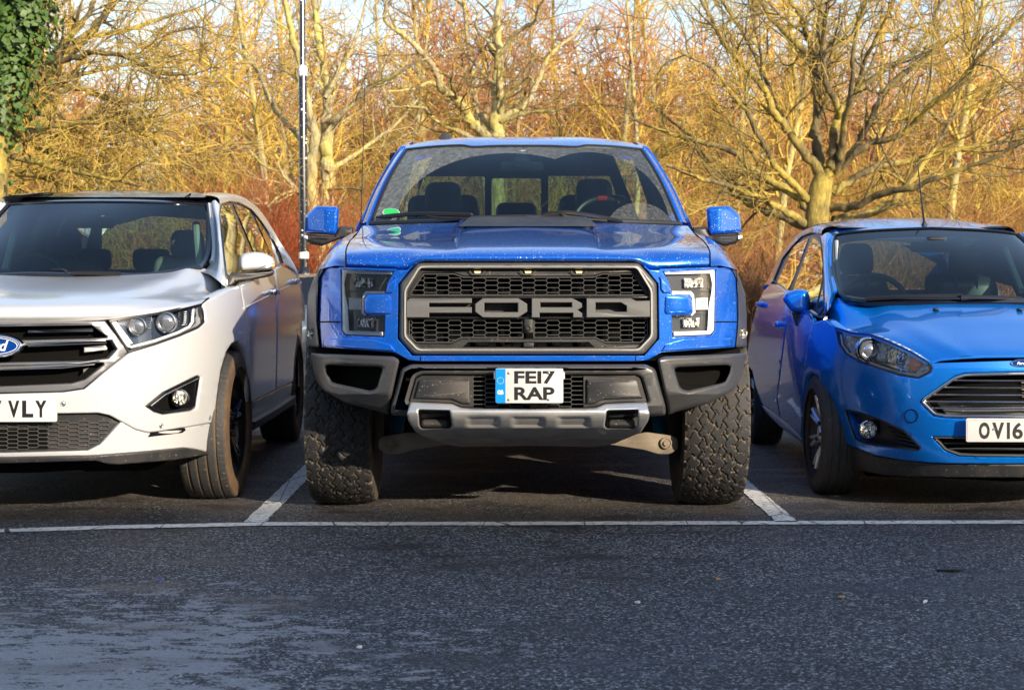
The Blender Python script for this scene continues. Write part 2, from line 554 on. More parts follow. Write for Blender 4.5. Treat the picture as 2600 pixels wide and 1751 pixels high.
def sprout(rng, tubes, twigs, P, R, level, spec):
    """side branches along the polyline P with radii R"""
    sp = spec[level]
    seg = np.linalg.norm(np.diff(P, axis=0), axis=1); L = seg.sum()
    if L < .05: return
    cnt = max(1, int(sp['per_m'] * L * rng.uniform(.75, 1.25)))
    cum = np.concatenate([[0], np.cumsum(seg)])
    for _ in range(cnt):
        t = (sp['t0'] + (1 - sp['t0']) * rng.random()) * L
        i = min(len(seg) - 1, max(0, int(np.searchsorted(cum, t)) - 1))
        f = (t - cum[i]) / max(seg[i], 1e-6)
        p = P[i] + (P[i + 1] - P[i]) * f
        r = (R[i] + (R[i + 1] - R[i]) * f)
        d = (P[i + 1] - P[i]) / max(seg[i], 1e-6)
        q = rng.normal(0, 1, 3); q -= d * q.dot(d); q /= np.linalg.norm(q) + 1e-9
        ang = rng.uniform(*sp['ang'])
        nd = d * math.cos(ang) + q * math.sin(ang)
        ln = sp['len'] * rng.uniform(.55, 1.25) * (1 - .45 * t / L)
        r0 = min(r * .75, max(sp['rmin'], r * sp['rf']))
        n = sp['n']
        B = wander(rng, p, nd, ln, n, sp['jit'], sp['up'])
        rad = np.linspace(r0, max(sp['rmin'] * .5, r0 * .3), n + 1)
        (twigs if sp.get('twig') else tubes).add(B, rad, sp['sides'])
        if level + 1 < len(spec): sprout(rng, tubes, twigs, B, rad, level + 1, spec)
def spec(dens=1.0, l1=1.8, l2=.9, l3=.5, up=.05, rt=.0058, jit=.16):
    return [dict(per_m=2.6 * dens, t0=.12, ang=(.4, 1.15), len=l1, rf=.42, rmin=.013, n=7, jit=jit * 1.2, up=up, sides=5),
            dict(per_m=4.6 * dens, t0=.08, ang=(.4, 1.2), len=l2, rf=.5, rmin=.0075, n=4, jit=jit * 1.5, up=up, sides=4),
            dict(per_m=7.5 * dens, t0=.05, ang=(.3, 1.25), len=l3, rf=.5, rmin=rt, n=2, jit=jit * 1.6, up=up * .6, sides=3, twig=True)]
def limb_tree(name, seed, limbs, dbase, label, mats, sp, base=None, cat='tree', group=None, trunk=None, thin=.8):
    """limbs: (list of (px, py), r0, r1, dd) with dd the depth the limb reaches away from dbase"""
    rng = np.random.default_rng(seed)
    A, B, C = Tubes(), Tubes(), Tubes()
    root = empty(name, base or (0, dbase, 0))
    off = np.array(root.location)
    for (pp, r0, r1, dd) in limbs:
        k = len(pp)
        pts = [Vector(W(x, y, dbase + dd * (i / max(1, k - 1)))) for i, (x, y) in enumerate(pp)]
        P = np.array([tuple(q) for q in crline(pts, 6)]) - off
        r0 *= thin; r1 *= thin * .75
        R = np.linspace(1, 0, len(P)) ** .85 * (r0 - r1) + r1
        jit = rng.normal(0, 1, P.shape) * R[:, None] * .22; jit[0] = 0
        P = P + jit
        A.add(P, R * rng.uniform(.86, 1.16, len(P)), 9)
        sprout(rng, B, C, P, R, 0, sp)
    if trunk is not None: A.add(np.array(trunk[0]) - off, trunk[1], 12)
    A.build('trunk', mats[0], root)
    b = B.build('branches', mats[1], root)
    if C.n: C.build('twigs', mats[2], b)
    tag(root, label, cat, group)
    return root
Z8 = lambda l: [(1600 + x / 2.063, y / 2.063) for x, y in l]
Z7 = lambda l: [(900 + x / 2.911, y / 2.911) for x, y in l]
Z6 = lambda l: [(x / 2.24, y / 2.24) for x, y in l]
BR = 24.0
right_limbs = [
 (Z8([(1000,930),(985,850),(980,700),(985,500),(975,350),(990,200),(1000,0),(1010,-250)]), .12, .05, .6),
 (Z8([(968,340),(880,240),(760,120),(680,0),(600,-150)]), .08, .03, 1.6),
 (Z8([(975,330),(940,230),(900,100),(840,0),(800,-150)]), .07, .03, -.8),
 (Z8([(1040,920),(1060,800),(1080,650),(1095,580),(1040,470),(1010,340),(1015,150),(1040,0)]), .10, .04, -1.0),
 (Z8([(1095,580),(1180,490),(1300,390),(1430,310),(1520,240),(1640,0)]), .075, .03, 1.5),
 (Z8([(1080,910),(1110,760),(1130,600),(1160,480),(1170,250),(1240,0)]), .08, .03, -1.6),
 (Z8([(1090,890),(1200,740),(1290,560),(1400,420),(1550,300),(1700,180),(1900,0)]), .08, .03, .9),
 (Z8([(1090,900),(1230,770),(1420,700),(1560,570),(1760,410),(1830,300),(2063,80)]), .075, .03, -1.5),
 (Z8([(1060,1010),(1160,940),(1300,870),(1480,840),(1680,790),(2063,720),(2300,640)]), .085, .035, 1.0),
 (Z8([(1050,1090),(1180,1080),(1330,1010),(1480,980),(1700,900),(1950,800),(2200,640)]), .085, .03, -2.0),
 (Z8([(1060,1150),(1200,1130),(1340,1080),(1450,980),(1520,880),(1640,700),(1760,410)]), .09, .03, .4),
 (Z8([(985,900),(930,820),(850,720),(760,600),(700,460),(620,370),(500,240),(430,110),(370,0)]), .095, .035, -.8),
 (Z8([(990,880),(880,760),(780,600),(700,400),(650,280),(560,120),(480,0)]), .085, .03, 1.4),
 (Z8([(940,1060),(850,960),(760,870),(690,740),(620,600),(540,500),(430,360),(250,270)]), .075, .025, -1.4),
 (Z8([(930,1090),(830,1000),(690,920),(530,790),(350,740),(180,690),(0,620)]), .085, .03, .6),
 (Z8([(920,1180),(820,1110),(680,1040),(500,970),(350,930),(180,860)]), .08, .025, -1.8),
 (Z8([(930,1200),(780,1130),(650,1080),(480,950),(370,780),(270,680),(120,560)]), .08, .025, 1.6),
 (Z8([(1010,300),(1100,200),(1210,60),(1260,-80)]), .05, .02, 1.1),
 (Z8([(1180,490),(1240,300),(1330,120),(1400,-60)]), .05, .02, -1.2),
 (Z8([(1560,570),(1650,640),(1800,520),(2063,400)]), .045, .02, .6),
]
tr = [tuple(W(*q, BR)) for q in ((2068, 700), (2070, 620), (2074, 560), (2078, 510), (2086, 470), (2092, 448))]
t0 = tr[0]; tr = [(t0[0] - .05, BR, -.1), (t0[0] - .02, BR, .5)] + tr
limb_tree('bare_tree', 3, right_limbs, BR, 'big bare tree with many spreading limbs rising behind the blue hatchback',
          (M['bark'], M['bark'], M['twig_gold']), spec(1.0, 1.9, .9, .5), trunk=(tr, [.30, .26, .22, .19, .18, .18, .17, .14]))
CB = 30.0
mid_limbs = [
 (Z7([(1050,1100),(1050,850),(1065,700),(1060,560),(1070,400),(1060,200),(1060,0),(1065,-200)]), .17, .07, .5),
 (Z7([(1050,1100),(970,1000),(880,920),(800,810),(760,740),(650,660),(600,540),(560,460),(450,340),(330,240),(230,160),(240,0)]), .125, .045, -1.5),
 (Z7([(1060,1000),(1090,880),(1230,800),(1330,660),(1400,500),(1500,350),(1620,260),(1750,50)]), .09, .03, 1.2),
 (Z7([(960,1110),(830,1000),(680,930),(560,860),(510,800),(250,790)]), .075, .03, -1.0),
 (Z7([(1020,1000),(1000,950),(900,800),(860,640),(830,600),(790,420)]), .07, .03, 1.0),
 (Z7([(1075,840),(1100,740),(1200,640),(1290,570),(1330,620)]), .05, .025, -1.0),
 (Z7([(1030,380),(1000,320),(910,230),(905,130),(960,60),(1030,0)]), .05, .02, .9),
 (Z7([(1060,420),(1200,240),(1330,160),(1360,60),(1400,0)]), .06, .02, -1.2),
 (Z7([(1050,640),(960,560),(850,430),(760,350)]), .05, .02, 1.0),
 (Z7([(650,660),(560,610),(430,660),(200,680)]), .055, .02, -.6),
 (Z7([(1090,900),(1300,830),(1500,820),(1700,720)]), .05, .02, -.9),
]
mt = [(W(1262, 640, CB).x, CB, -.1)] + [tuple(W(x, y, CB)) for x, y in ((1262, 640), (1261, 500), (1261, 378), (1261, 340))]
limb_tree('bare_tree', 5, mid_limbs, CB, 'bare tree with a pale forked trunk rising straight behind the pickup roof',
          (M['bark_pale'], M['bark'], M['twig']), spec(1.0, 1.7, .85, .5), trunk=(mt, [.26, .22, .20, .18, .16]))
PB = 28.0
post_limbs = [
 (Z6([(1800,1350),(1790,1200),(1770,1000),(1790,800),(1750,600),(1700,330),(1640,100),(1600,-100)]), .16, .05, -1.0),
 (Z6([(1840,1250),(1860,1050),(1855,900),(1850,700),(1860,550),(1830,300),(1800,150),(1780,-50)]), .17, .06, .6),
 (Z6([(1850,720),(1950,640),(2100,500),(2240,430),(2400,330)]), .075, .03, -1.2),
 (Z6([(1860,980),(1990,900),(2130,800),(2260,700),(2380,560)]), .06, .03, 1.2),
 (Z6([(1870,1080),(1980,1070),(2060,1080)]), .04, .02, -1.0),
 (Z6([(1780,900),(1690,760),(1560,620),(1480,430),(1380,300),(1240,200),(1060,0)]), .08, .03, .9),
 (Z6([(1800,1180),(1700,1090),(1600,1110),(1520,1180)]), .05, .02, -1.0),
 (Z6([(1700,1100),(1640,1000),(1500,940),(1400,830)]), .045, .02, .4),
 (Z6([(1850,560),(1950,380),(2030,200),(2080,0)]), .06, .03, .9),
]
pt = [(W(815, 640, PB).x, PB, -.1), tuple(W(815, 640, PB)), tuple(W(812, 590, PB)), tuple(W(812, 545, PB))]
limb_tree('bare_tree', 7, post_limbs, PB, 'bare tree with a twin pale trunk beside the black lamp post',
          (M['bark_pale'], M['bark_pale'], M['twig']), spec(1.05, 1.6, .85, .5), trunk=(pt, [.30, .26, .24, .2]))
LB = 22.0
left_limbs = [
 (Z6([(-260,1000),(0,830),(170,640),(330,350),(500,200),(620,50),(700,-80)]), .15, .06, .8),
 (Z6([(-260,760),(0,560),(150,470),(330,280),(480,110),(560,-60)]), .10, .04, -.6),
 (Z6([(-300,900),(0,790),(180,750),(450,700),(700,690),(900,640)]), .07, .02, -1.0),
 (Z6([(-300,830),(0,870),(300,950),(560,1000),(800,1060)]), .075, .025, -1.4),
 (Z6([(150,640),(420,500),(600,560),(800,570),(960,560),(1250,540)]), .06, .02, .8),
 (Z6([(0,700),(260,860),(500,960),(760,1010),(900,1060)]), .06, .02, .5),
 (Z6([(330,350),(560,300),(740,330),(900,420),(1120,420)]), .055, .02, -1.3),
 (Z6([(500,200),(700,180),(900,110),(1100,60)]), .05, .02, 1.1),
 (Z6([(600,600),(760,720),(960,870),(1150,990)]), .05, .02, .2),
 (Z6([(450,700),(640,680),(740,640),(780,760),(900,900)]), .05, .02, .9),
 (Z6([(-300,1000),(0,960),(240,1010),(420,1060),(600,1080)]), .06, .02, .2),
 (Z6([(170,640),(260,520),(330,640),(470,760),(620,880)]), .05, .02, -.5),
 (Z6([(-200,250),(0,180),(200,60),(330,-40)]), .08, .03, .7),
 (Z6([(260,480),(480,420),(720,370),(950,350)]), .05, .02, .7),
 (Z6([(330,350),(420,150),(470,0)]), .05, .02, -.5),
]
lt = [(W(-180, 640, LB).x - .6, LB, -.1), (W(-180, 640, LB).x - .3, LB, 1.2), tuple(W(-130, 460, LB))]
limb_tree('bare_tree', 9, left_limbs, LB, 'golden bare tree leaning in from the left edge over the white car',
          (M['bark'], M['bark'], M['twig_gold']), spec(1.25, 1.9, 1.0, .55, up=-.005), trunk=(lt, [.3, .24, .18]))

# the wood behind: three kinds of slim bare trees, copied
def wood_tree(seed, h, mats, dens, spread):
    rng = np.random.default_rng(seed)
    A, B, C = Tubes(), Tubes(), Tubes()
    root = empty('bare_tree', (0, 0, 0))
    P = wander(rng, np.array([0, 0, -.1]), np.array([rng.normal(0, .04), 0, 1.0]), h, 12, .05, .03)
    R = np.linspace(h * .0095, .02, 13); A.add(P, R, 8)
    sp = [dict(per_m=2.4 * dens, t0=.06, ang=(.35, 1.1), len=spread, rf=.5, rmin=.022, n=8, jit=.19, up=.05, sides=5),
          dict(per_m=3.4 * dens, t0=.12, ang=(.4, 1.2), len=spread * .5, rf=.5, rmin=.012, n=4, jit=.24, up=.04, sides=4),
          dict(per_m=6.5 * dens, t0=.1, ang=(.3, 1.25), len=spread * .26, rf=.5, rmin=.0085, n=2, jit=.26, up=.04, sides=3, twig=True)]
    sprout(rng, B, C, P, R, 0, sp)
    A.build('trunk', mats[0], root); b = B.build('branches', mats[1], root); C.build('twigs', mats[2], b)
    return root
def copy_tree(o, parent=None):
    c = o.copy(); COL.objects.link(c)
    if parent is not None: c.parent = parent
    for ch in o.children: copy_tree(ch, c)
    return c
kinds = [wood_tree(21, 11.0, (M['bark_pale'], M['twig'], M['twig']), 1.0, 3.0),
         wood_tree(22, 12.5, (M['bark'], M['twig_gold'], M['twig']), .9, 3.4),
         wood_tree(23, 10.0, (M['bark_pale'], M['twig_gold'], M['twig_gold']), 1.1, 2.8)]
rw = random.Random(12)
first = set()
spots_w = []
for row, (dist, n) in enumerate(((34, 9), (39, 11), (46, 13))):
    for k in range(n):
        px = -250 + (k + .5) * 3100 / n + rw.uniform(-90, 90)
        if row < 3 and 180 < px < 470 and rw.random() < .55: continue       # thinner here: the sky shows
        spots_w.append((px, dist + rw.uniform(-1.8, 1.8), rw.randrange(3)))
for (px, d, k) in spots_w:
    o = kinds[k] if k not in first else copy_tree(kinds[k])
    first.add(k)
    o.location = ((px - CX) / F * d, d, 0)
    o.rotation_euler = (0, 0, rw.uniform(0, 6.28))
    s = rw.uniform(.8, 1.15); o.scale = (s, s, s)
    tag(o, 'slim bare tree in the tangled wood behind the car park', 'tree', 'bare trees of the wood behind the car park')
# far wood, one mass
rng = np.random.default_rng(44)
A = Tubes()
for i in range(1300):
    d = rng.uniform(50, 72); x = rng.uniform(-.46, .46) * d * 1.1
    if -.285 < x / d < -.205 and rng.random() < .6: continue
    h = rng.uniform(6, 11.5)
    P = wander(rng, np.array([x, d, -.1]), np.array([rng.normal(0, .22), 0, 1.0]), h, 6, .13, .03)
    A.add(P, np.linspace(rng.uniform(.04, .09), .018, 7), 4)
    for j in range(26):
        t = rng.uniform(.04, .96); q = P[int(t * 6)] * (1 - (t * 6) % 1) + P[min(6, int(t * 6) + 1)] * ((t * 6) % 1)
        dr = np.array([rng.normal(0, 1.0), rng.normal(0, .6), rng.uniform(-.1, 1)]); dr /= np.linalg.norm(dr)
        A.add(wander(rng, q, dr, rng.uniform(1, 3.2), 3, .3, .05), [.026, .020, .014, .010], 3)
tag(A.build('woodland', M['twig']), 'far tangle of thin bare stems closing off the view', 'woodland', kind='stuff')

# undergrowth thicket in front of the wood
def thicket(name, x0, x1, d0, d1, h, n, mat, label, cat, seed, lean=.25, r=.008):
    rng = np.random.default_rng(seed); T = Tubes()
    cx, cd = (x0 + x1) / 2, (d0 + d1) / 2
    root = empty(name, (cx, cd, 0))
    for i in range(n):
        p = np.array([rng.uniform(x0 - cx, x1 - cx), rng.uniform(d0 - cd, d1 - cd), -.05])
        dr = np.array([rng.normal(0, lean), rng.normal(0, lean), 1.0]); dr /= np.linalg.norm(dr)
        hh = h * rng.uniform(.5, 1.1)
        P = wander(rng, p, dr, hh, 4, .12, .02)
        T.add(P, np.linspace(r * rng.uniform(.8, 1.5), r * .4, 5), 3)
        for j in range(5):
            q = P[rng.integers(1, 5)]
            d2 = dr + rng.normal(0, .5, 3); d2 /= np.linalg.norm(d2)
            T.add(wander(rng, q, d2, hh * .35, 2, .15, .02), [r * .7, r * .5, r * .35], 3)
    T.build('stems', mat, root)
    tag(root, label, cat)
xa = lambda px, d: (px - CX) / F * d
thicket('shrub', xa(560, 27), xa(800, 27), 26, 28.5, 2.3, 900, M['twig_red'], 'red stemmed shrub behind the lamp post and the white car', 'shrub', 5)
thicket('shrub', xa(1840, 25.5), xa(2010, 25.5), 25, 26, 1.15, 600, simple('twig_brown', (.16, .085, .04), .85, var=.4), 'low brown hedge between the pickup and the blue hatchback', 'hedge', 6, r=.007)
thicket('brush', -17, 17, 30, 36, 2.6, 4200, M['twig'], 'tangled dry undergrowth below the bare trees', 'undergrowth', 8, lean=.5, r=.010)
bpy.data.objects['brush']['kind'] = 'stuff'
thicket('brush', -17, 17, 38, 44, 4.2, 3400, M['twig_gold'], 'taller dry scrub deeper in the wood', 'undergrowth', 18, lean=.55, r=.014)
bpy.data.objects['brush.001']['kind'] = 'stuff'

# ivy on the leaning trunk at the top left
def ivy():
    rng = np.random.default_rng(31)
    m = NT('ivy_leaf'); f = m.noise(9, 3)
    m.set(Base_Color=m.ramp(f, [(.3, (.015, .05, .005)), (.7, (.075, .135, .014))]), Roughness=.55)
    root = empty('ivy_tree', (W(20, 640, 19.5).x, 19.5, 0))
    off = Vector(root.location)
    T = Tubes()
    path = [W(-40, 640, 19.5), W(-25, 420, 19.5), W(0, 250, 19.5), W(28, 120, 19.5), W(52, 0, 19.5), W(66, -90, 19.5)]
    P = np.array([tuple(q - off) for q in crline(path, 6)]); P[0, 2] = -.1
    T.add(P, np.linspace(.24, .12, len(P)), 10)
    T.build('trunk', M['bark'], root)
    mb = MB()
    for i in range(6500):
        t = rng.random() ** .8 * (len(P) - 1.01); q = P[int(t)] + (P[int(t) + 1] - P[int(t)]) * (t % 1)
        a = rng.uniform(0, 6.28); rad = .12 + abs(rng.normal(0, .17))
        if q[2] < 3.1 + rng.normal(0, .45): continue
        c = Vector((q[0] + math.cos(a) * rad * 1.15, q[1] + math.sin(a) * rad, q[2] + rng.normal(0, .16)))
        nrm = Vector((math.cos(a), math.sin(a), rng.uniform(-.2, .8))).normalized()
        u = nrm.orthogonal().normalized(); u.rotate(Matrix.Rotation(rng.uniform(0, 6.28), 3, nrm)); w = nrm.cross(u)
        s = rng.uniform(.028, .06)
        mb.add([c - u * s, c - w * s * .7 + nrm * s * .2, c + u * s * 1.2, c + w * s * .7 + nrm * s * .2], [(0, 1, 2, 3)])
    mb.build('ivy', m.mat, root, weld=0)
    tag(root, 'ivy covered trunk with green leaves at the top left corner', 'tree')
ivy()

# ------------------------------------------------------------ lamp post
def lamp_post():
    d = 25.0
    x = W(769, 300, d).x
    root = empty('lamp_post', (x, d, 0))
    m = NT('post_paint')
    sp_ = m.math('MAXIMUM', spots(m, 16, .34), spots(m, 40, .25))
    m.set(Base_Color=m.mix(sp_, (.012, .013, .02), (.75, .75, .72)), Roughness=.22, Coat_Weight=.6)
    mb = MB()
    mb.lathe([(0, .13), (1.2, .13), (1.26, .10), (1.30, .070), (4.36, .064), (4.40, .054), (4.44, .046), (8.3, .040), (8.3, 0)], (0, 0, 0), 'z', 24)
    mb.build('pole', m.mat, root)
    b = MB(); b.lathe([(4.30, .066), (4.30, .074), (4.42, .074), (4.46, .056)], (0, 0, 0), 'z', 20)
    b.build('collar', simple('collar_paint', (.6, .6, .58), .6, var=.5, scale=40), root)
    b = MB(); b.lathe([(1.44, .07), (1.44, .082), (1.54, .082), (1.54, .07)], (0, 0, 0), 'z', 20)
    b.build('band', simple('band_paint', (.75, .72, .62), .6), root)
    b = MB(); b.tube([(0, 0, 8.2), (.15, -.2, 8.45), (.5, -.7, 8.5)], .03, 10); b.rbox((.62, -.9, 8.5), (.22, .55, .12), .04)
    b.build('lantern', simple('lantern_metal', (.2, .2, .2), .4), root)
    tag(root, 'tall black lamp post flecked with white behind the white car', 'lamp post')
lamp_post()

# ------------------------------------------------------------ unseen brick block, added behind the viewpoint to shade the near tarmac
def shade_building():
    m = NT('brick'); br = m.n('ShaderNodeTexBrick'); br.inputs['Scale'].default_value = 5
    mp = m.n('ShaderNodeMapping'); mp.inputs['Rotation'].default_value = (math.pi / 2, 0, 0); m.l(m.co(), mp.inputs[0]); m.l(mp.outputs[0], br.inputs[0])
    for k, c in (('Color1', (.46, .36, .25)), ('Color2', (.52, .42, .30)), ('Mortar', (.5, .47, .42))): br.inputs[k].default_value = (*c, 1)
    m.set(Base_Color=br.outputs[0], Roughness=.85)
    root = empty('shade_building', (0, -20, 0))
    H = 10.17
    mb = MB(); mb.box((0, 0, H / 2 - .15), (90, 8, H - .3)); mb.build('wall', m.mat, root, smooth=False)
    mb = MB(); mb.box((0, 0, H - .15), (90.5, 8.5, .3)); mb.build('roof', simple('roof_felt', (.12, .12, .12), .8), root, smooth=False)
    fm, gm = simple('window_frame_white', (.75, .75, .75), .5), simple('window_glass', (.03, .035, .04), .05, coat=.5)
    for r in range(3):
        for k in range(24):
            x = -43 + k * 3.75; z = 1.9 + r * 3.0
            mb = MB(); plate(mb, lambda u, v, off: Vector((u, 4.06 - off, v)), rect(x - .75, z - .6, x + .75, z + .6), [rect(x - .68, z - .53, x - .03, z + .53), rect(x + .03, z - .53, x + .68, z + .53)], .05)
            w = mb.build('window', fm, root, smooth=False)
            mb = MB(); mb.box((x, 4.012, z), (1.4, .03, 1.1)); mb.build('pane', gm, w, smooth=False)
    tag(root, 'unseen flat roofed brick block added behind the viewpoint to shade the near tarmac', 'shade_building')
shade_building()
# ------------------------------------------------------------ vehicle materials
M['truck_paint'] = paint('truck_paint', (.003, .125, .66), .50, .26, dirt=(.66, .70, .76), dirtamt=1.0)
M['truck_paint_clean'] = paint('truck_paint_side', (.003, .13, .68), .45, .26, dirt=(.55, .52, .46), dirtamt=.35, film=((.25, .2, .15), .12))
M['hatch_paint'] = paint('hatch_paint', (.0, .215, .84), .50, .25, dirt=(.3, .4, .5), dirtamt=.12)
M['pearl_paint'] = paint('pearl_paint', (.58, .59, .615), .20, .32, dirt=(.35, .3, .25), dirtamt=.12, crough=.10)
def plastic(name, col, rough, dirt, amt):
    m = NT(name)
    a = m.math('MAXIMUM', spots(m, 90, .30), spots(m, 45, .16))
    g = m.ramp(m.noise(5, 5, .65), [(.42, 0.0), (.7, 1.0)])
    f = m.math('MULTIPLY', m.math('MAXIMUM', a, m.math('MULTIPLY', g, .22)), amt)
    m.set(Base_Color=m.mix(f, col, dirt), Roughness=m.math('ADD', rough, m.math('MULTIPLY', f, .3)))
    m.bump(m.noise(600, 2), .12, .001)
    return m.mat
M['grey_plastic'] = plastic('grey_plastic', (.050, .051, .055), .34, (.30, .24, .18), .28)
M['grille_grey'] = plastic('grille_grey', (.075, .075, .078), .36, (.36, .30, .24), .3)
M['mesh_grey'] = simple('mesh_grey', (.07, .07, .07), .4)
M['lamp_grey'] = simple('lamp_grey', (.13, .135, .145), .2, .5)
M['letter_grey'] = simple('letter_grey', (.12, .12, .122), .42)
M['dark_plastic'] = plastic('dark_plastic', (.022, .023, .026), .45, (.32, .25, .18), .5)
M['black_plastic'] = simple('black_plastic', (.012, .012, .013), .4)
M['black_gloss'] = simple('black_gloss', (.008, .008, .010), .08, coat=.5)
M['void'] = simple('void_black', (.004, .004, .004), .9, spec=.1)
M['interior'] = simple('interior_dark', (.022, .024, .027), .6)
M['leather'] = simple('leather_black', (.05, .053, .05), .33, var=.1)
M['leather_tan'] = simple('leather_grey', (.34, .36, .30), .5, var=.1)
M['chrome'] = simple('chrome', (.75, .76, .78), .12, 1.0)
M['satin_chrome'] = simple('satin_chrome', (.62, .63, .65), .28, 1.0)
M['spoke'] = simple('spoke_silver', (.72, .74, .77), .3, .6)
M['dark_chrome'] = simple('dark_chrome', (.16, .17, .19), .2, 1.0)
M['plate_white'] = simple('plate_white', (.54, .54, .53), .35, var=.04)
M['ink'] = simple('plate_ink', (.012, .012, .016), .4)
M['eu_blue'] = simple('plate_blue', (.0, .22, .72), .35)
M['red'] = simple('red_trim', (.6, .015, .02), .5)
M['white'] = simple('white_print', (.85, .85, .85), .4)
M['rust'] = simple('dusty_steel', (.20, .16, .12), .75, var=.35, scale=9)
M['shock'] = simple('shock_blue', (.01, .09, .2), .35)
def skid_mat():
    m = NT('skid_metal')
    n1 = m.noise(7, 6, .65); n2 = m.ramp(m.noise(3, 4), [(.42, 0.0), (.66, 1.0)])
    sep = m.n('ShaderNodeSeparateXYZ'); m.l(m.co(), sep.inputs[0])
    low = m.n('ShaderNodeMapRange'); low.inputs['From Min'].default_value = .52; low.inputs['From Max'].default_value = .36
    m.l(m.math('ADD', sep.outputs[2], m.math('MULTIPLY', m.math('SUBTRACT', n1, .5), .16)), low.inputs[0])
    mud = m.math('MULTIPLY', low.outputs[0], .75)
    mud = m.math('MAXIMUM', mud, m.math('MULTIPLY', n2, .35))
    c = m.mix(mud, (.64, .64, .64), m.ramp(n1, [(.3, (.05, .035, .022)), (.7, (.20, .15, .09))]))
    m.set(Base_Color=c, Metallic=m.math('SUBTRACT', .85, m.math('MULTIPLY', mud, .8)), Roughness=m.math('ADD', .3, m.math('MULTIPLY', mud, .45)))
    return m.mat
M['skid'] = skid_mat()
def sparkle():
    m = NT('lamp_facets')
    v = m.n('ShaderNodeTexVoronoi'); v.inputs['Scale'].default_value = 110; m.l(m.co((1, 1, .6)), v.inputs['Vector'])
    s_ = m.n('ShaderNodeSeparateColor'); m.l(v.outputs['Color'], s_.inputs[0])
    m.set(Base_Color=m.ramp(s_.outputs[0], [(.25, (.12, .11, .09)), (.55, (.75, .72, .62)), (.8, (.95, .95, .9))]), Metallic=.6, Roughness=.25)
    m.bump(v.outputs['Distance'], .8, .01)
    return m.mat
M['facets'] = sparkle()
def clear_lens(name, tint, k=1.0):
    m, mx = glass(name, tint, 0.0, k); return m.mat
M['lens'] = clear_lens('lamp_lens', (.96, .97, .98))
M['pane_dark'] = clear_lens('dark_pane', (.16, .19, .17))
M['pane'] = clear_lens('clear_pane', (.46, .58, .48))
M['screen_car'] = clear_lens('tinted_screen', (.46, .62, .58))
M['light_guide'] = simple('light_guide', (.88, .90, .93), .25, coat=.6)
M['amber'] = simple('amber_lens', (.85, .22, .05), .25, coat=.5)

def rubber(name, mud, amt, base=(.018, .018, .019)):
    m = NT(name)
    at = m.n('ShaderNodeAttribute', attribute_name='mud')
    n1 = m.ramp(m.noise(14, 6, .7), [(.3, .25), (.65, 1.0)])
    f = m.math('MULTIPLY', m.math('MULTIPLY', at.outputs['Fac'], n1), amt)
    s_ = spots(m, 70, .25)
    c = m.mix(f, m.mix(m.noise(30, 4), base, tuple(x * 2.4 for x in base)), mud)
    c = m.mix(m.math('MULTIPLY', s_, .35), c, (.5, .45, .38))
    m.set(Base_Color=c, Roughness=.72); m.bump(m.noise(260, 3), .15, .001)
    return m.mat
M['rubber_at'] = rubber('rubber_all_terrain', (.21, .155, .105), .85, base=(.011, .011, .012))
M['rubber_brown'] = rubber('rubber_brown', (.17, .095, .04), .9)
M['rubber'] = rubber('rubber_road', (.16, .12, .08), .5)

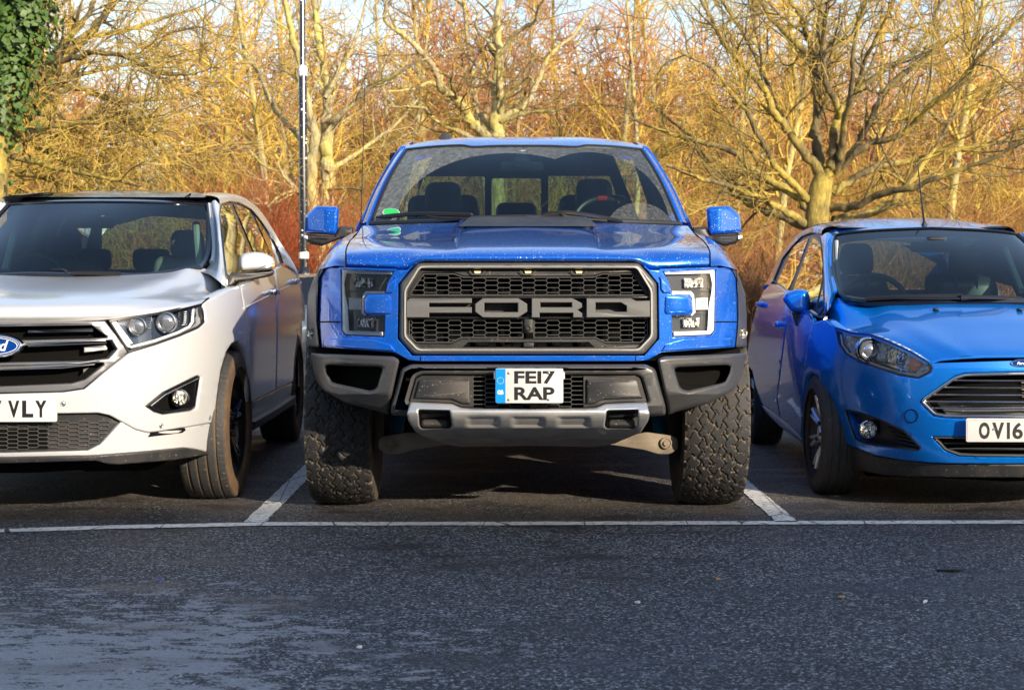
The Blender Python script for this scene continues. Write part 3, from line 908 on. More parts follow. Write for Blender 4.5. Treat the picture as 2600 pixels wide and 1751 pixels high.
def tyre_mesh(name, R, Wd, rim, kind, mat, brown_wall=0.0):
    """a tyre about the x axis with real tread blocks; vertex attribute 'mud' holds where dirt sits"""
    NU = 784 if kind == 'at' else 480
    # cross-section: v across the tread, then sidewalls
    nt = 66 if kind == 'at' else 44
    v = np.linspace(0, 1, nt)
    half = Wd / 2 * (.90 if kind == 'at' else .86)
    xs = (v - .5) * 2 * half
    crown = R - (.018 if kind == 'at' else .012) * (np.abs(v - .5) * 2) ** 2.6
    u = np.arange(NU) / NU
    U, V = np.meshgrid(u, v, indexing='ij')
    tri = lambda t: np.abs((t % 1) * 2 - 1) * 2 - 1
    if kind == 'at':
        N, K = 46, 5
        vv = V * K + .20 * tri(U * N) * (1 - np.abs(2 * V - 1) ** 4)
        row = np.clip(np.floor(vv), 0, K - 1); fv = vv - row
        uu = U * N * np.where((row == 0) | (row == K - 1), .5, .5) + .5 * (row % 2) + .17 * row + .28 * (fv - .5) * np.where(row % 2 == 0, 1, -1) + .12 * np.sin(V * 40 + U * 31)
        fu = uu % 1
        gr = np.minimum(np.minimum(fv, 1 - fv) / .085 + ((row == 0) & (fv < .5)) * 9 + ((row == K - 1) & (fv > .5)) * 9, np.minimum(fu, 1 - fu) / .075)
        notch = np.minimum(np.abs(fu - .5) / .05 + (np.abs(fv - .5) < .18) * 2, 9)
        h = np.clip(gr, 0, 1); h = np.minimum(h, .45 + .55 * np.clip(notch, 0, 1))
        depth = .013
    else:
        h = np.ones_like(U)
        for c in (.17, .39, .61, .83):
            h = np.minimum(h, np.clip(np.abs(V - c) / .022 - .35, 0, 1))
        N = 68
        s_ = np.abs(((U * N + 1.1 * np.abs(V - .5) + .37 * np.floor(V * 4.6)) % 1) - .5)
        outer = (np.abs(V - .5) > .33) | (np.abs(V - .5) < .10)
        h = np.minimum(h, np.where(outer, np.clip(.55 + s_ / .12, 0, 1), np.clip(.75 + s_ / .12, 0, 1)))
        depth = .008
    rad = crown[None, :] - depth * (1 - h)
    mudt = (1 - h) * 1.0
    # sidewalls (outside +x end first computed for one side and mirrored)
    ws = [(half + Wd * .035, R - .022), (Wd / 2 * .985, R - .050), (Wd / 2, R - .085), (Wd / 2 * .99, (R + rim) / 2), (Wd / 2 * .94, rim + .035), (Wd / 2 * .86, rim + .012), (Wd / 2 * .78, rim)]
    ns = len(ws)
    X = np.concatenate([np.array([-w[0] for w in ws[::-1]]), xs, np.array([w[0] for w in ws])])
    Rm = np.concatenate([np.tile(np.array([w[1] for w in ws[::-1]]), (NU, 1)), rad, np.tile(np.array([w[1] for w in ws]), (NU, 1))], 1)
    Md = np.concatenate([np.full((NU, ns), .5), mudt, np.full((NU, ns), .5)], 1)
    Md[:, -ns:] = .35 + brown_wall; Md[:, :ns] = .35 + brown_wall
    if kind == 'at':      # lugs running over the shoulder
        lug = np.clip(np.abs(((u * 28 + .1) % 1) - .5) / .12 - .6, 0, 1)
        for k in range(3):
            Rm[:, ns - 1 - k] -= (1 - lug) * .012 * (1 - k / 4); Rm[:, ns + nt + k] -= (1 - lug) * .012 * (1 - k / 4)
            Md[:, ns - 1 - k] = Md[:, ns + nt + k] = .35 + .5 * (1 - lug)
    A = 2 * np.pi * u[:, None]
    m_ = X.shape[0]
    Vt = np.stack([np.tile(X, (NU, 1)), Rm * np.cos(A), Rm * np.sin(A)], -1).reshape(-1, 3)
    # flat spot where it stands on the road
    Vt[:, 2] = np.maximum(Vt[:, 2], -(R - .008))
    i = np.arange(NU)[:, None] * m_; i2 = ((np.arange(NU) + 1) % NU)[:, None] * m_; j = np.arange(m_ - 1)[None, :]
    Q = np.stack([i + j, i2 + j, i2 + j + 1, i + j + 1], -1).reshape(-1, 4)
    me = bpy.data.meshes.new(name)
    me.vertices.add(len(Vt)); me.vertices.foreach_set('co', Vt.astype(np.float32).ravel())
    me.loops.add(Q.size); me.loops.foreach_set('vertex_index', Q.astype(np.int32).ravel())
    me.polygons.add(len(Q)); me.polygons.foreach_set('loop_start', np.arange(0, Q.size, 4, dtype=np.int32))
    me.update(calc_edges=True)
    me.polygons.foreach_set('use_smooth', np.ones(len(Q), bool))
    at = me.attributes.new('mud', 'FLOAT', 'POINT'); at.data.foreach_set('value', Md.astype(np.float32).ravel())
    me.set_sharp_from_angle(angle=math.radians(42))
    me.materials.append(mat)
    return me
def rim_mesh(mb, R, Wd, kind):
    """wheel rim, outer face towards +x"""
    h = Wd / 2 * .80
    mb.mi = 0
    mb.lathe([(-h, R - .005), (-h, R + .004), (-h + .02, R - .02), (-.02, R - .045), (h - .03, R - .03), (h - .012, R - .012), (h, R + .004), (h + .004, R - .004), (h - .004, R - .016)], (0, 0, 0), 'x', 60)
    n = {'five': 5, 'multi': 8, 'truck': 6}[kind]
    for k in range(n):
        a = 2 * math.pi * k / n + .3
        for s in ((-1, 1) if kind != 'truck' else (0,)):
            w0, w1 = (.030, .020) if kind == 'five' else ((.016, .012) if kind == 'multi' else (.055, .07))
            sp_ = (.14 if kind == 'five' else .10) * s
            rows = []
            for t in (0, .3, .65, 1.0):
                r = .055 + (R - .02 - .055) * t
                aa = a + sp_ * (.45 + .55 * t)
                c = Vector((h - .045 + .03 * t ** 2 + .012 * math.sin(math.pi * t), r * math.cos(aa), r * math.sin(aa)))
                tg = Vector((0, -math.sin(aa), math.cos(aa)))
                w = w0 + (w1 - w0) * t
                mb.mi = 1
                rows.append([c + tg * w - Vector((.03, 0, 0)), c + tg * w * .8, c + tg * w * .3 + Vector((.008, 0, 0)), c - tg * w * .3 + Vector((.008, 0, 0)), c - tg * w * .8, c - tg * w - Vector((.03, 0, 0))])
            mb.grid(rows)
    mb.mi = 1
    mb.lathe([(h - .06, .085), (h - .03, .08), (h - .022, .07), (h - .018, .035), (h - .012, .03), (h - .012, 0)], (0, 0, 0), 'x', 24)
    mb.mi = 0
    mb.lathe([(-h + .03, 0), (-h + .03, R * .5), (-h + .05, R * .62), (-h + .02, R * .62), (-h + .02, 0)], (0, 0, 0), 'x', 32)   # brake disc
    for k in range(5):
        a = 2 * math.pi * k / 5
        mb.lathe([(h - .03, .011), (h - .006, .011), (h - .004, 0)], (0, .055 * math.cos(a), .055 * math.sin(a)), 'x', 8)
def wheel(parent, locs, R, Wd, rim, kind, tkind, tmat, rimmats, brown=0.0, steer=0.0):
    """locs: (x, y, front?) hub positions; every wheel is an Empty's child pair: tyre and rim"""
    tm = tyre_mesh('tyre', R, Wd, rim, tkind, tmat, brown)
    mb = MB(); rim_mesh(mb, rim, Wd, kind)
    rm = None
    for (x, y, fr) in locs:
        t = bpy.data.objects.new('wheel', tm); COL.objects.link(t); t.parent = parent
        t.location = (x, y, R - .008)
        flip = x < 0
        t.rotation_euler = (random.Random(x * 7 + y).uniform(0, 0), 0, (math.pi if flip else 0) + (steer if fr else 0))
        if rm is None:
            r = mb.build('rim', rimmats, t, 30); rm = r.data
        else:
            r = bpy.data.objects.new('rim', rm); COL.objects.link(r); r.parent = t
# ------------------------------------------------------------ the pickup
def pickup():
    XC, YC = .0704, 7.704
    root = empty('pickup_truck', (XC, YC, 0))
    tag(root, 'tall bright blue pickup truck with black mesh grille parked in the middle bay', 'pickup truck')
    L = lambda px, py, d: W(px, py, d) - Vector((XC, YC, 0))
    C0 = 1341.4
    ds = spl([0, 150, 270, 330, 400, 460, 500, 530, 555], [6.84, 6.842, 6.855, 6.872, 6.910, 6.965, 7.05, 7.17, 7.36])
    D = lambda px: ds(abs(px - C0))
    mir = lambda l: [(2 * C0 - x, y) for x, y in l]
    sym = lambda l: list(l) + [p for p in reversed(mir(l)) if abs(p[0] - C0) > .8]     # right half, top centre to bottom centre
    def fn(o=0.0): return lambda u, v, off: L(u, v, D(u) + o + off)
    Z4 = lambda l: [(980 + x / 3.2347, 640 + y / 3.2347) for x, y in l]
    pt, ptc, gp, dk = M['truck_paint'], M['truck_paint_clean'], M['grey_plastic'], M['dark_plastic']
    def part(name, mats, mb, parent=root, angle=35, label=None, weld=1e-5): return mb.build(name, mats, parent, angle, weld=weld, label=label)

    # ---- bonnet
    lip = [(1341.4, 664), (1420, 664), (1500, 664), (1570, 664), (1612, 664.5), (1650, 682), (1700, 680.5), (1750, 678.5), (1801, 676)]
    r1 = [(1341.4, 656), (1420, 656), (1500, 656), (1570, 656.5), (1618, 658), (1654, 674), (1700, 673), (1750, 671), (1801, 668.5)]
    r2 = [(1341.4, 644), (1420, 644), (1497, 644), (1565, 645), (1618, 648), (1655, 655), (1700, 654), (1750, 652), (1801, 649)]
    def hrow(yc, xe, ye, xc, step):
        o = []
        for t in (0, .172, .345, .435, .58, .67, .785, .89, 1.0):
            y = yc + (ye - yc) * t ** 1.7 + step * max(0.0, min(1.0, (t - .345) / .09)) * (1 - max(0.0, (t - .435) / .565))
            o.append((xc + (xe - xc) * t, y))
        return o
    r3 = hrow(629, 1800, 637, 1341, 2.0)
    r4 = hrow(612, 1793, 622, 1340, 4.5)
    r5 = hrow(594, 1782, 609, 1338, 6.5)
    r6 = hrow(577, 1766, 597, 1336, 6.5)
    r7 = hrow(556, 1747, 574, 1334, 5.0)
    dd = [[6.850, 6.85, 6.852, 6.856, 6.86, 6.88, 6.900, 6.930, 6.975],
          [6.832, 6.832, 6.834, 6.838, 6.845, 6.865, 6.885, 6.915, 6.965],
          [6.855, 6.855, 6.858, 6.865, 6.872, 6.885, 6.905, 6.935, 6.985],
          [6.97, 6.97, 6.97, 6.975, 6.98, 6.985, 6.995, 7.02, 7.075],
          [7.24, 7.24, 7.24, 7.24, 7.24, 7.24, 7.24, 7.28, 7.33],
          [7.60, 7.60, 7.60, 7.60, 7.60, 7.60, 7.60, 7.62, 7.66],
          [7.98, 7.98, 7.98, 7.98, 7.98, 7.98, 7.98, 8.0, 8.02],
          [8.30, 8.30, 8.31, 8.33, 8.36, 8.38, 8.42, 8.46, 8.50]]
    rows = [[L(p[0], p[1], d) for p, d in zip(r, q)] for r, q in zip([lip, r1, r2, r3, r4, r5, r6, r7], dd)]
    for r in rows: r[0].x = 0
    under = [p + Vector((0, .05, -.004)) for p in rows[0]]
    mb = MB(); mb.surf(rows, 6, 6); mb.grid([crline(rows[0], 6), crline(under, 6)])
    mb.mirror()
    hood = part('bonnet', [pt, M['void']], mb, angle=50)
    seam = MB(); seam.tube(crline([r[-1] + Vector((.003, 0, -.001)) for r in rows], 5), .0035, 6)
    seam.tube([L(x, y + 2.5, d + .01) for (x, y), d in zip(lip, dd[0])], .004, 6); seam.mirror()
    part('panel_gap', M['void'], seam)
    # crease lines either side of the power dome and the black vent
    cr_ = MB()
    cr_.tube(crline([L(1494, 629.5, 6.962), L(1512, 612, 7.225), L(1530, 598, 7.575), L(1536, 581, 7.96), L(1530, 571, 8.2)], 6), [.002] + [.006] * 12 + [.009] * 12, 8) if False else None
    vt = MB()
    vfn = lambda u, v, off: L(u, v, 7.985 + (574 - v) * .0105 + off)
    plate(vt, vfn, [(1341.4 - 178, 574.5), (1341.4 - 148, 550), (1488, 550), (1519, 574.5)], (), .05, 3, .006, 30)
    part('bonnet_vent', dk, vt, label='dusty black plastic vent on the bonnet')
    rib = MB()
    rp_ = crline([rows[k][2].lerp(rows[k][3], .55) + Vector((0, 0, -.001)) for k in (3, 4, 5, 6, 7)], 6)
    rib.tube(rp_, [.003 + .010 * min(1, k / 10) for k in range(len(rp_))], 10); rib.mirror()
    part('bonnet_crease', pt, rib)

    # ---- wing (fender) and body side, in local metres: (x, y, z)
    def st(d, prof): return [Vector((x, d - YC, z)) for x, z in prof]
    def stv(ds_, prof): return [Vector((x, d - YC, z)) for d, (x, z) in zip(ds_, prof)]
    sec = [stv([6.985, 7.005, 7.03, 7.06, 7.10, 7.15, 7.18], [(.800, 1.142), (.845, 1.146), (.875, 1.142), (.90, 1.138), (.925, 1.128), (.945, 1.10), (.955, .80)]),
           stv([7.09, 7.11, 7.14, 7.17, 7.20, 7.24, 7.27], [(.818, 1.182), (.862, 1.184), (.896, 1.172), (.925, 1.152), (.95, 1.12), (.965, 1.05), (.968, .79)]),
           st(7.4, [(.838, 1.236), (.89, 1.236), (.928, 1.208), (.955, 1.17), (.972, 1.13), (.982, 1.05), (.985, .80)]),
           st(7.8, [(.867, 1.279), (.917, 1.276), (.955, 1.246), (.975, 1.21), (.985, 1.16), (.995, 1.08), (.995, .90)]),
           st(8.3, [(.878, 1.335), (.93, 1.318), (.972, 1.28), (.992, 1.235), (1.0, 1.18), (1.005, 1.08), (1.005, .62)]),
           st(8.9, [(.905, 1.375), (.955, 1.34), (.985, 1.29), (1.0, 1.24), (1.008, 1.18), (1.01, 1.08), (1.01, .55)])]
    mb = MB(); mb.surf(sec, 4, 5)
    mb.pair('wing', ptc, root, 50)
    # cab side with window openings, bed side
    sx = lambda z: 1.01 if z < 1.22 else 1.01 - (z - 1.22) * .42
    sfn = lambda u, v, off: Vector((sx(v) - off, u - YC, v))
    mb = MB()
    plate(mb, sfn, [(8.9, .55), (10.25, .55), (10.25, 1.86), (10.15, 1.93), (9.75, 1.93), (9.4, 1.87), (8.9, 1.42)],
          [fillet([(9.02, 1.40), (9.83, 1.40), (9.83, 1.85), (9.52, 1.85)], .05), fillet([(9.92, 1.42), (10.12, 1.42), (10.10, 1.84), (9.92, 1.85)], .05)], .03, .006, .006, .15, cut=.12)
    plate(mb, lambda u, v, off: Vector((1.0 - off, u - YC, v)), [(10.29, .6), (10.29, 1.36), (12.95, 1.36), (12.95, .75), (12.1, .75), (11.85, 1.0), (11.4, 1.06), (10.4, .9)], (), .05, .008, .008, .2)
    mb.box((0, 12.95 - YC, 1.03), (1.98, .04, .62)); mb.box((0, 11.6 - YC, .85), (1.96, 2.6, .04))
    mb.mirror(); part('cab_side', ptc, mb)
    mb = MB()
    for q in ([(9.02, 1.40), (9.83, 1.40), (9.83, 1.85), (9.52, 1.85)], [(9.92, 1.42), (10.12, 1.42), (10.10, 1.84), (9.92, 1.85)]):
        plate(mb, lambda u, v, off: sfn(u, v, off + .012), inset(q, -.01), (), .004, 0, 0, .2)
    mb.pair('side_window', M['pane_dark'], root)

    # ---- wheel-arch flare (grey)
    mb = MB(); rows = []
    for k in range(33):
        a = math.radians(66 + 126 * k / 32)
        fo = max(0.0, math.cos(a))
        row = []
        for (r, x) in ((.50, .93), (.502, 1.035), (.512, 1.052), (.56, 1.045), (.61, 1.01), (.645, .972), (.65, .93)):
            xx = x - .028 * fo * (1 if x > 1 else .3)
            row.append(Vector((xx, -r * math.cos(a), .44 + r * math.sin(a) * (1.0 if r < .6 else .985))))
        rows.append(row)
    mb.grid(rows)
    fl_ = [(1859, 679), (1867, 684), (1880, 709), (1892, 746), (1896, 800), (1896, 880), (1867, 882.5), (1874, 815), (1873.5, 760), (1869, 706)]
    plate(mb, lambda u, v, off: L(u, v, D(u) - .012 + off), fillet(fl_, 5), (), .30, 7, .035, 9, cut=9, seg=4)
    mb.pair('wheel_arch', gp, root, 60)
    mk = MB(); c = L(1885, 846, D(1885) - .008); mk.lathe([(0, 0), (0, .024), (-.006, .024), (-.010, .018), (-.018, .012), (-.020, 0)], c, 'y', 20)
    mk.pair('side_marker', M['facets'], root)
    # inner arch and chassis
    mb = MB(); mb.box((0, .9, .80), (1.50, 2.4, .30)); mb.box((0, 3.3, .62), (1.2, 5.6, .25)); mb.box((0, -.45, .86), (1.5, .35, .5))
    mb.box((0, 0, .45), (1.3, .16, .14)); mb.rbox((0, 3.7, .44), (1.5, .16, .16), .05)
    part('chassis', M['void'], mb)
    for s in (1, -1):
        mb = MB()
        f = lambda u, v, off, s=s: L(C0 + s * (u - C0), v, 7.36 + off)
        plate(mb, f, fillet([(1545, 1128), (1600, 1104), (1640, 1096), (1704, 1105), (1722, 1112), (1722, 1140), (1700, 1153), (1672, 1153), (1636, 1142)], 8), (), .07, 4, .008, 30)
        sa = part('suspension_arm', M['rust'], mb); mb = MB()
        c = L(C0 + s * (1691 - C0), 1124, 7.355)
        mb.lathe([(0, .028), (-.008, .027), (-.010, .022), (-.006, .021), (-.006, .013), (-.016, .012), (-.016, 0)], c, 'y', 18)
        part('pivot_bolt', M['rust'], mb, sa); mb = MB()
        mb.tube([L(C0 + s * (1664 - C0), 1020, 7.55), L(C0 + s * (1680 - C0), 1112, 7.45)], .034, 14)
        part('shock_absorber', M['shock'], mb)

    # ---- front panel round grille and lamps
    outer = [(1630, 670), (1650, 685), (1706, 686), (1817, 681), (1858, 677), (1868, 705), (1872, 760), (1872.5, 814), (1866, 881), (1679, 895), (1645, 914), (1614, 917), (C0, 917)]
    inner = [(1630, 670), (1671, 721), (1673, 860), (1636, 902.5), (C0, 902.5)]
    loop = outer + mir(outer)[-2::-1] + mir(inner)[1:] + inner[-2:0:-1]
    lampR = [(1680.5, 685.6), (1817, 681), (1817, 700), (1815, 838), (1806, 851), (1707, 855.5), (1706, 801), (1754, 799), (1759, 793), (1758, 756), (1751, 747), (1706, 746), (1700, 719)]
    mb = MB()
    plate(mb, fn(), loop, [lampR, mir(lampR)], .10, 3, .006, 12, cut=14)
    part('front_panel', ptc, mb)
    gp2 = MB(); wire(gp2, fn(-.001), [(1817, 817), (1871, 817)], .003); wire(gp2, fn(-.001), [(1614.5, 904), (1614.5, 916)], .002); gp2.mirror()
    part('panel_gap', M['void'], gp2)
    # sculpted strip: a raised rail along the bottom of the panel, blue clamp in each lamp
    mb = MB()
    plate(mb, fn(-.012), fillet([(1690, 874), (1735, 862), (1858, 858), (1860, 879), (1680, 892)], 3), (), .03, 3, .012, 12, cut=24)
    plate(mb, fn(-.010), fillet([(1689, 753), (1697, 748.5), (1748, 748.5), (1756, 757), (1757, 788), (1751, 796), (1692, 798), (1688, 792)], 4), (), .06, 5, .010, 10)
    plate(mb, fn(-.010), fillet([(1676, 700), (1698, 723), (1703, 744), (1685, 744), (1678, 735)], 2), (), .03, 3, .01, 10)
    mb.pair('lamp_clamp', ptc, root)
    for s in (1, -1):
        mm = (lambda l: l) if s == 1 else mir
        hb = MB(); plate(hb, fn(.034), inset(mm(lampR), -2), (), .02, 0, 0, 20, cut=30)
        hl = part('headlight', M['lamp_grey'], hb)
        b = MB()
        plate(b, fn(.010), mm([(1684, 688), (1812, 684), (1812, 694), (1690, 697)]), (), .03, 1.5, .004, 15)
        plate(b, fn(.008), mm(fillet([(1801, 686), (1814, 684), (1815, 712), (1813, 838), (1804, 849), (1710, 853), (1710, 842), (1796, 839), (1799, 780), (1806, 745), (1808, 720)], 3)), (), .03, 2, .006, 15)
        plate(b, fn(.014), mm([(1706, 739), (1754, 739), (1762, 748), (1766, 793), (1757, 802), (1754, 800), (1759, 793), (1758, 756), (1751, 747), (1706, 746)]), (), .02, 1, .003, 15)
        part('light_guide', M['light_guide'], b, hl)
        b = MB(); plate(b, fn(.008), mm(fillet([(1766, 757), (1797, 755), (1797, 786), (1766, 787)], 2)), (), .03, 2, .005, 15)
        part('side_reflector', simple('pale_reflector', (.72, .71, .70), .4) if s == 1 else bpy.data.materials['pale_reflector'], b, hl)
        for q in ([(1736, 706), (1786, 704), (1785, 730), (1737, 731)], [(1733, 808), (1777, 806), (1776, 830), (1734, 832)]):
            b = MB(); plate(b, fn(.014), mm(fillet(q, 3)), (), .03, 2, .006, 12, cut=9)
            part('lamp', M['facets'], b, hl)
        b = MB(); plate(b, fn(-.002), inset(mm(lampR), 1), (), .004, 2, .003, 14, cut=20)
        part('lens', M['lens'], b, hl)

    # ---- grille
    ringo = sym([(C0, 667), (1622, 667), (1668, 719), (1669.5, 860), (1634, 900), (C0, 900)])
    ringi = sym([(C0, 684), (1614, 684), (1648, 739), (1648.5, 851), (1619, 882), (C0, 882)])
    mb = MB(); plate(mb, fn(-.004), fillet(ringo, 10), [fillet(ringi, 8)], .09, 9, .026, 20, cut=30, seg=3)
    gr = part('grille', M['grille_grey'], mb)
    mb = MB(); plate(mb, fn(-.010), fillet(inset(ringi, -9), 10), [fillet(inset(ringi, -4), 9)], .02, 2, .004, 20)  # paler ring paints in the highlight along the inner bevel
    part('edge_highlight', simple('highlight_grey', (.36, .35, .33), .35), mb, gr)
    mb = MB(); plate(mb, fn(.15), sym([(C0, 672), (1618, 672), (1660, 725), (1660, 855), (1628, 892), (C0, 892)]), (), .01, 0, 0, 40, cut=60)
    for k in range(9):
        x = 1080 + k * 65
        mb.tube([L(x, 690, 6.97), L(x, 875, 6.97)], .010, 6)
    part('grille_back', M['void'], mb, gr)
    # mesh
    up = sym([(C0, 704), (1506, 704), (1530, 695.5), (1608, 695.5), (1643, 749), (C0, 749.5)])
    lowr = [(1355, 810), (1644, 808), (1644, 852), (1626, 869), (1537, 869), (1511, 857), (1355, 857)]
    def inside(p, poly):
        c = False; x, y = p
        for i in range(len(poly)):
            x1, y1 = poly[i - 1]; x2, y2 = poly[i]
            if (y1 > y) != (y2 > y) and x < (x2 - x1) * (y - y1) / (y2 - y1) + x1: c = not c
        return c
    def hexmesh(mb, f, poly, cx, cy, p, h, b, r, rim=None, clip=()):
        x0, x1 = min(q[0] for q in poly), max(q[0] for q in poly); y0, y1 = min(q[1] for q in poly), max(q[1] for q in poly)
        a = p - b
        for i in range(int((x0 - cx) / p) - 2, int((x1 - cx) / p) + 3):
            for j in range(int((y0 - cy) / h) - 2, int((y1 - cy) / h) + 3):
                X, Y = cx + i * p, cy + j * h + (h / 2 if i % 2 else 0)
                for (s0, s1) in (((-b, -h / 2), (b, -h / 2)), ((b, -h / 2), (a, 0)), ((a, 0), (b, h / 2))):
                    A, B = Vector((X + s0[0], Y + s0[1])), Vector((X + s1[0], Y + s1[1]))
                    run = []
                    for k in range(5):
                        m_ = A.lerp(B, (k + .5) / 5)
                        if inside(m_, poly): run.append(k)
                    if run:
                        q0, q1 = A.lerp(B, run[0] / 5), A.lerp(B, (run[-1] + 1) / 5)
                        mb.tube([f(q0.x, q0.y, 0), f(q1.x, q1.y, 0)], r, 5, cap=False)
        if rim: wire(mb, f, poly, rim, 6, 20, True)
    mb = MB()
    hexmesh(mb, fn(.030), up, 1341.5, 711.8, 31.15, 12.35, 13.2, .0016, .0028)
    hexmesh(mb, fn(.030), lowr, 1341.5 + 31.15, 819.5 - 6.2, 31.15, 12.35, 13.2, .0016, .0028)
    hexmesh(mb, fn(.030), mir(lowr), 1341.5 + 31.15, 819.5 - 6.2, 31.15, 12.35, 13.2, .0016, .0028)
    part('grille_mesh', M['mesh_grey'], mb, gr, weld=0)
    mb = MB()
    tb = [(C0, 681), (1617, 681), (1651, 736), (1651, 752), (1646, 752), (1609, 692.5), (1529, 692.5), (1505, 701), (C0, 701)]
    plate(mb, fn(.022), sym(tb), (), .03, 1.5, .004, 25)
    plate(mb, fn(.026), sym([(C0, 860), (1511, 860), (1538, 873), (1628, 873), (1648, 852), (1652, 856), (1622, 886), (C0, 886)]), [sym([(C0, 869), (1494, 869), (1508, 881), (C0, 881)])], .04, 2, .006, 25)
    plate(mb, fn(.012), sym([(C0, 752), (1650, 751), (1650, 757), (C0, 757)]), (), .06, 1.5, .006, 25)
    plate(mb, fn(.012), sym([(C0, 805), (1650, 804), (1650, 809), (C0, 809)]), (), .06, 1.5, .006, 25)
    plate(mb, fn(.055), sym([(C0, 756), (1650, 756), (1650, 806), (C0, 806)]), (), .01, 0, 0, 25)
    part('grille_bar', dk, mb, gr)
    mb = MB()
    F_ = [(165, 405), (195, 378), (705, 378), (705, 420), (355, 420), (355, 450), (705, 450), (705, 500), (355, 500), (355, 538), (165, 538)]
    O_ = [(730, 425), (795, 378), (1085, 378), (1160, 425), (1160, 490), (1085, 538), (795, 538), (730, 490)]
    R_ = [(1195, 378), (1530, 378), (1610, 420), (1610, 455), (1575, 475), (1612, 503), (1612, 538), (1535, 538), (1535, 500), (1262, 500), (1262, 538), (1195, 538)]
    D_ = [(1645, 378), (2010, 378), (2055, 400), (2172, 397), (2172, 534), (1645, 538)]
    for o_, h_ in ((F_, []), (O_, [[(808, 418), (1082, 418), (1082, 492), (808, 492)]]), (R_, [[(1268, 415), (1525, 415), (1525, 452), (1268, 452)]]), (D_, [[(1722, 415), (1930, 415), (1975, 442), (1975, 490), (1722, 490)]])):
        plate(mb, fn(-.004), Z4(o_), [Z4(h) for h in h_], .06, 2, .008, 20)
    part('lettering', M['letter_grey'], mb, gr)
    for x in (1212, 1340.5, 1470):
        b = MB(); plate(b, fn(.010), [(x - 9, 688), (x + 9, 688), (x + 7, 694.5), (x - 7, 694.5)], (), .02, 1, .003)
        part('marker_lamp', simple('marker_amber', (.72, .60, .36), .3) if x < 1300 else bpy.data.materials['marker_amber'], b, gr)
        b = MB(); wire(b, fn(.012), [(x - 20, 688), (x - 11, 697), (x + 11, 697), (x + 20, 688)], .003)
        part('lamp_bezel', M['grille_grey'], b, gr)
    b = MB(); plate(b, fn(.016), fillet(rect(1331, 809, 1353, 845), 2), (), .05, 2, .005)
    c = L(1342, 832, 6.852); b.lathe([(0, .016), (-.008, .015), (-.012, .009), (-.006, .006), (-.006, 0)], c, 'y', 18)
    b2 = L(1342, 875, 6.858); b.rbox(b2, (.045, .03, .02), .004)
    part('front_camera', M['dark_plastic'], b, gr)

    # ---- bumper
    bd = lambda px: D(px) - .07 + .05 * max(0, min(1, (abs(px - C0) - 330) / 200))
    bfn = lambda o=0.0: (lambda u, v, off: L(u, v, bd(u) + o + off + max(0, v - 1030) * .0016))
    bo = sym([(C0, 925), (1640, 924.5), (1664, 936), (1690, 1032), (1690, 1054), (1640, 1056), (C0, 1050)])
    bi = sym([(C0, 952), (1612, 951), (1628, 958), (1646, 1020), (1536, 1023), (1511, 1034), (C0, 1036)])
    mb = MB(); plate(mb, bfn(), fillet(bo, 8), [fillet(bi, 6)], .16, 10, .03, 18, cut=26, seg=4)
    bp = part('bumper', gp, mb)
    mb = MB()
    ins = [(1481, 954), (1612, 953), (1626, 960), (1643, 1019), (1536, 1022), (1511, 1033), (1481, 1034)]
    plate(mb, bfn(.022), ins, (), .03, 1, .003, 18); plate(mb, bfn(.004), inset(ins, 9) , (), .03, 6, .014, 18)
    mb.pair('bumper_insert', dk, bp)
    mb = MB(); q = sym([(C0, 951), (1481, 951), (1481, 1036), (C0, 1038)])
    hexmesh(mb, bfn(.03), q, 1341.5, 962, 31.15, 11.6, 13.2, .0017)
    part('bumper_mesh', M['mesh_grey'], mb, bp, weld=0)
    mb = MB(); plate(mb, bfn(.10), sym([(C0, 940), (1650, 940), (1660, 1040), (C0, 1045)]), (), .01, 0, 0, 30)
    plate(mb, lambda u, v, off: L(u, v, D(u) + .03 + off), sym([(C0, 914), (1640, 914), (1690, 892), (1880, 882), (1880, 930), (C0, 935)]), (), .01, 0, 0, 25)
    part('bumper_back', M['void'], mb, bp)
    for s in (1, -1):
        mm = (lambda l: l) if s == 1 else mir
        eo = [(1668, 913), (1684, 904.5), (1800, 900), (1893, 896), (1895, 902), (1885, 948), (1875, 973), (1863, 990), (1803, 1023), (1714, 1046), (1697, 1054), (1692, 1023)]
        eh = [(1712, 936), (1720, 932.5), (1846, 926.5), (1855, 930), (1853, 944), (1841, 968), (1832, 972), (1745, 991), (1733, 988), (1725, 980)]
        ef = lambda u, v, off: L(u, v, bd(u) - .008 + off + max(0, v - 1000) * .0022)
        mb = MB(); plate(mb, ef, fillet(mm(eo), 8), [fillet(mm(eh), 4)], .16, 10, .03, 12, cut=22, seg=4)
        be = part('bumper_end', gp, mb)
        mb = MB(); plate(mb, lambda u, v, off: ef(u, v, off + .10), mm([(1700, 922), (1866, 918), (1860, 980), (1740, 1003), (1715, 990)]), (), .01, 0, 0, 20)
        part('intake_back', M['void'], mb, be)
    # ---- skid plate
    yt = spl([0, 147, 172, 195, 302, 310], [1037, 1036.5, 1035, 1025, 1020, 1022])
    sd = spl([1015, 1036, 1046, 1060, 1072, 1088, 1110, 1135], [6.775, 6.745, 6.735, 6.742, 6.765, 6.82, 6.95, 7.18])
    def bumpf(u, v):
        x = abs(u - C0); rcs = 0.0
        for c in (0, 115):
            w = max(0, min(1, (43 - abs(x - c)) / 10)); hh = max(0, min(1, (v - 1057) / 4)) * max(0, min(1, (1087 - v) / 9))
            rcs = max(rcs, w * hh)
        low = max(0, min(1, (v - 1086) / 10)) * (.5 + .5 * math.cos(max(-math.pi, min(math.pi, ((x + 57.5) % 115 - 57.5) / 57.5 * math.pi)) ))
        return .022 * rcs + .025 * low
    kfn = lambda u, v, off: L(u, v, bd(u) + sd(v) - 6.80 + bumpf(u, v) + off)
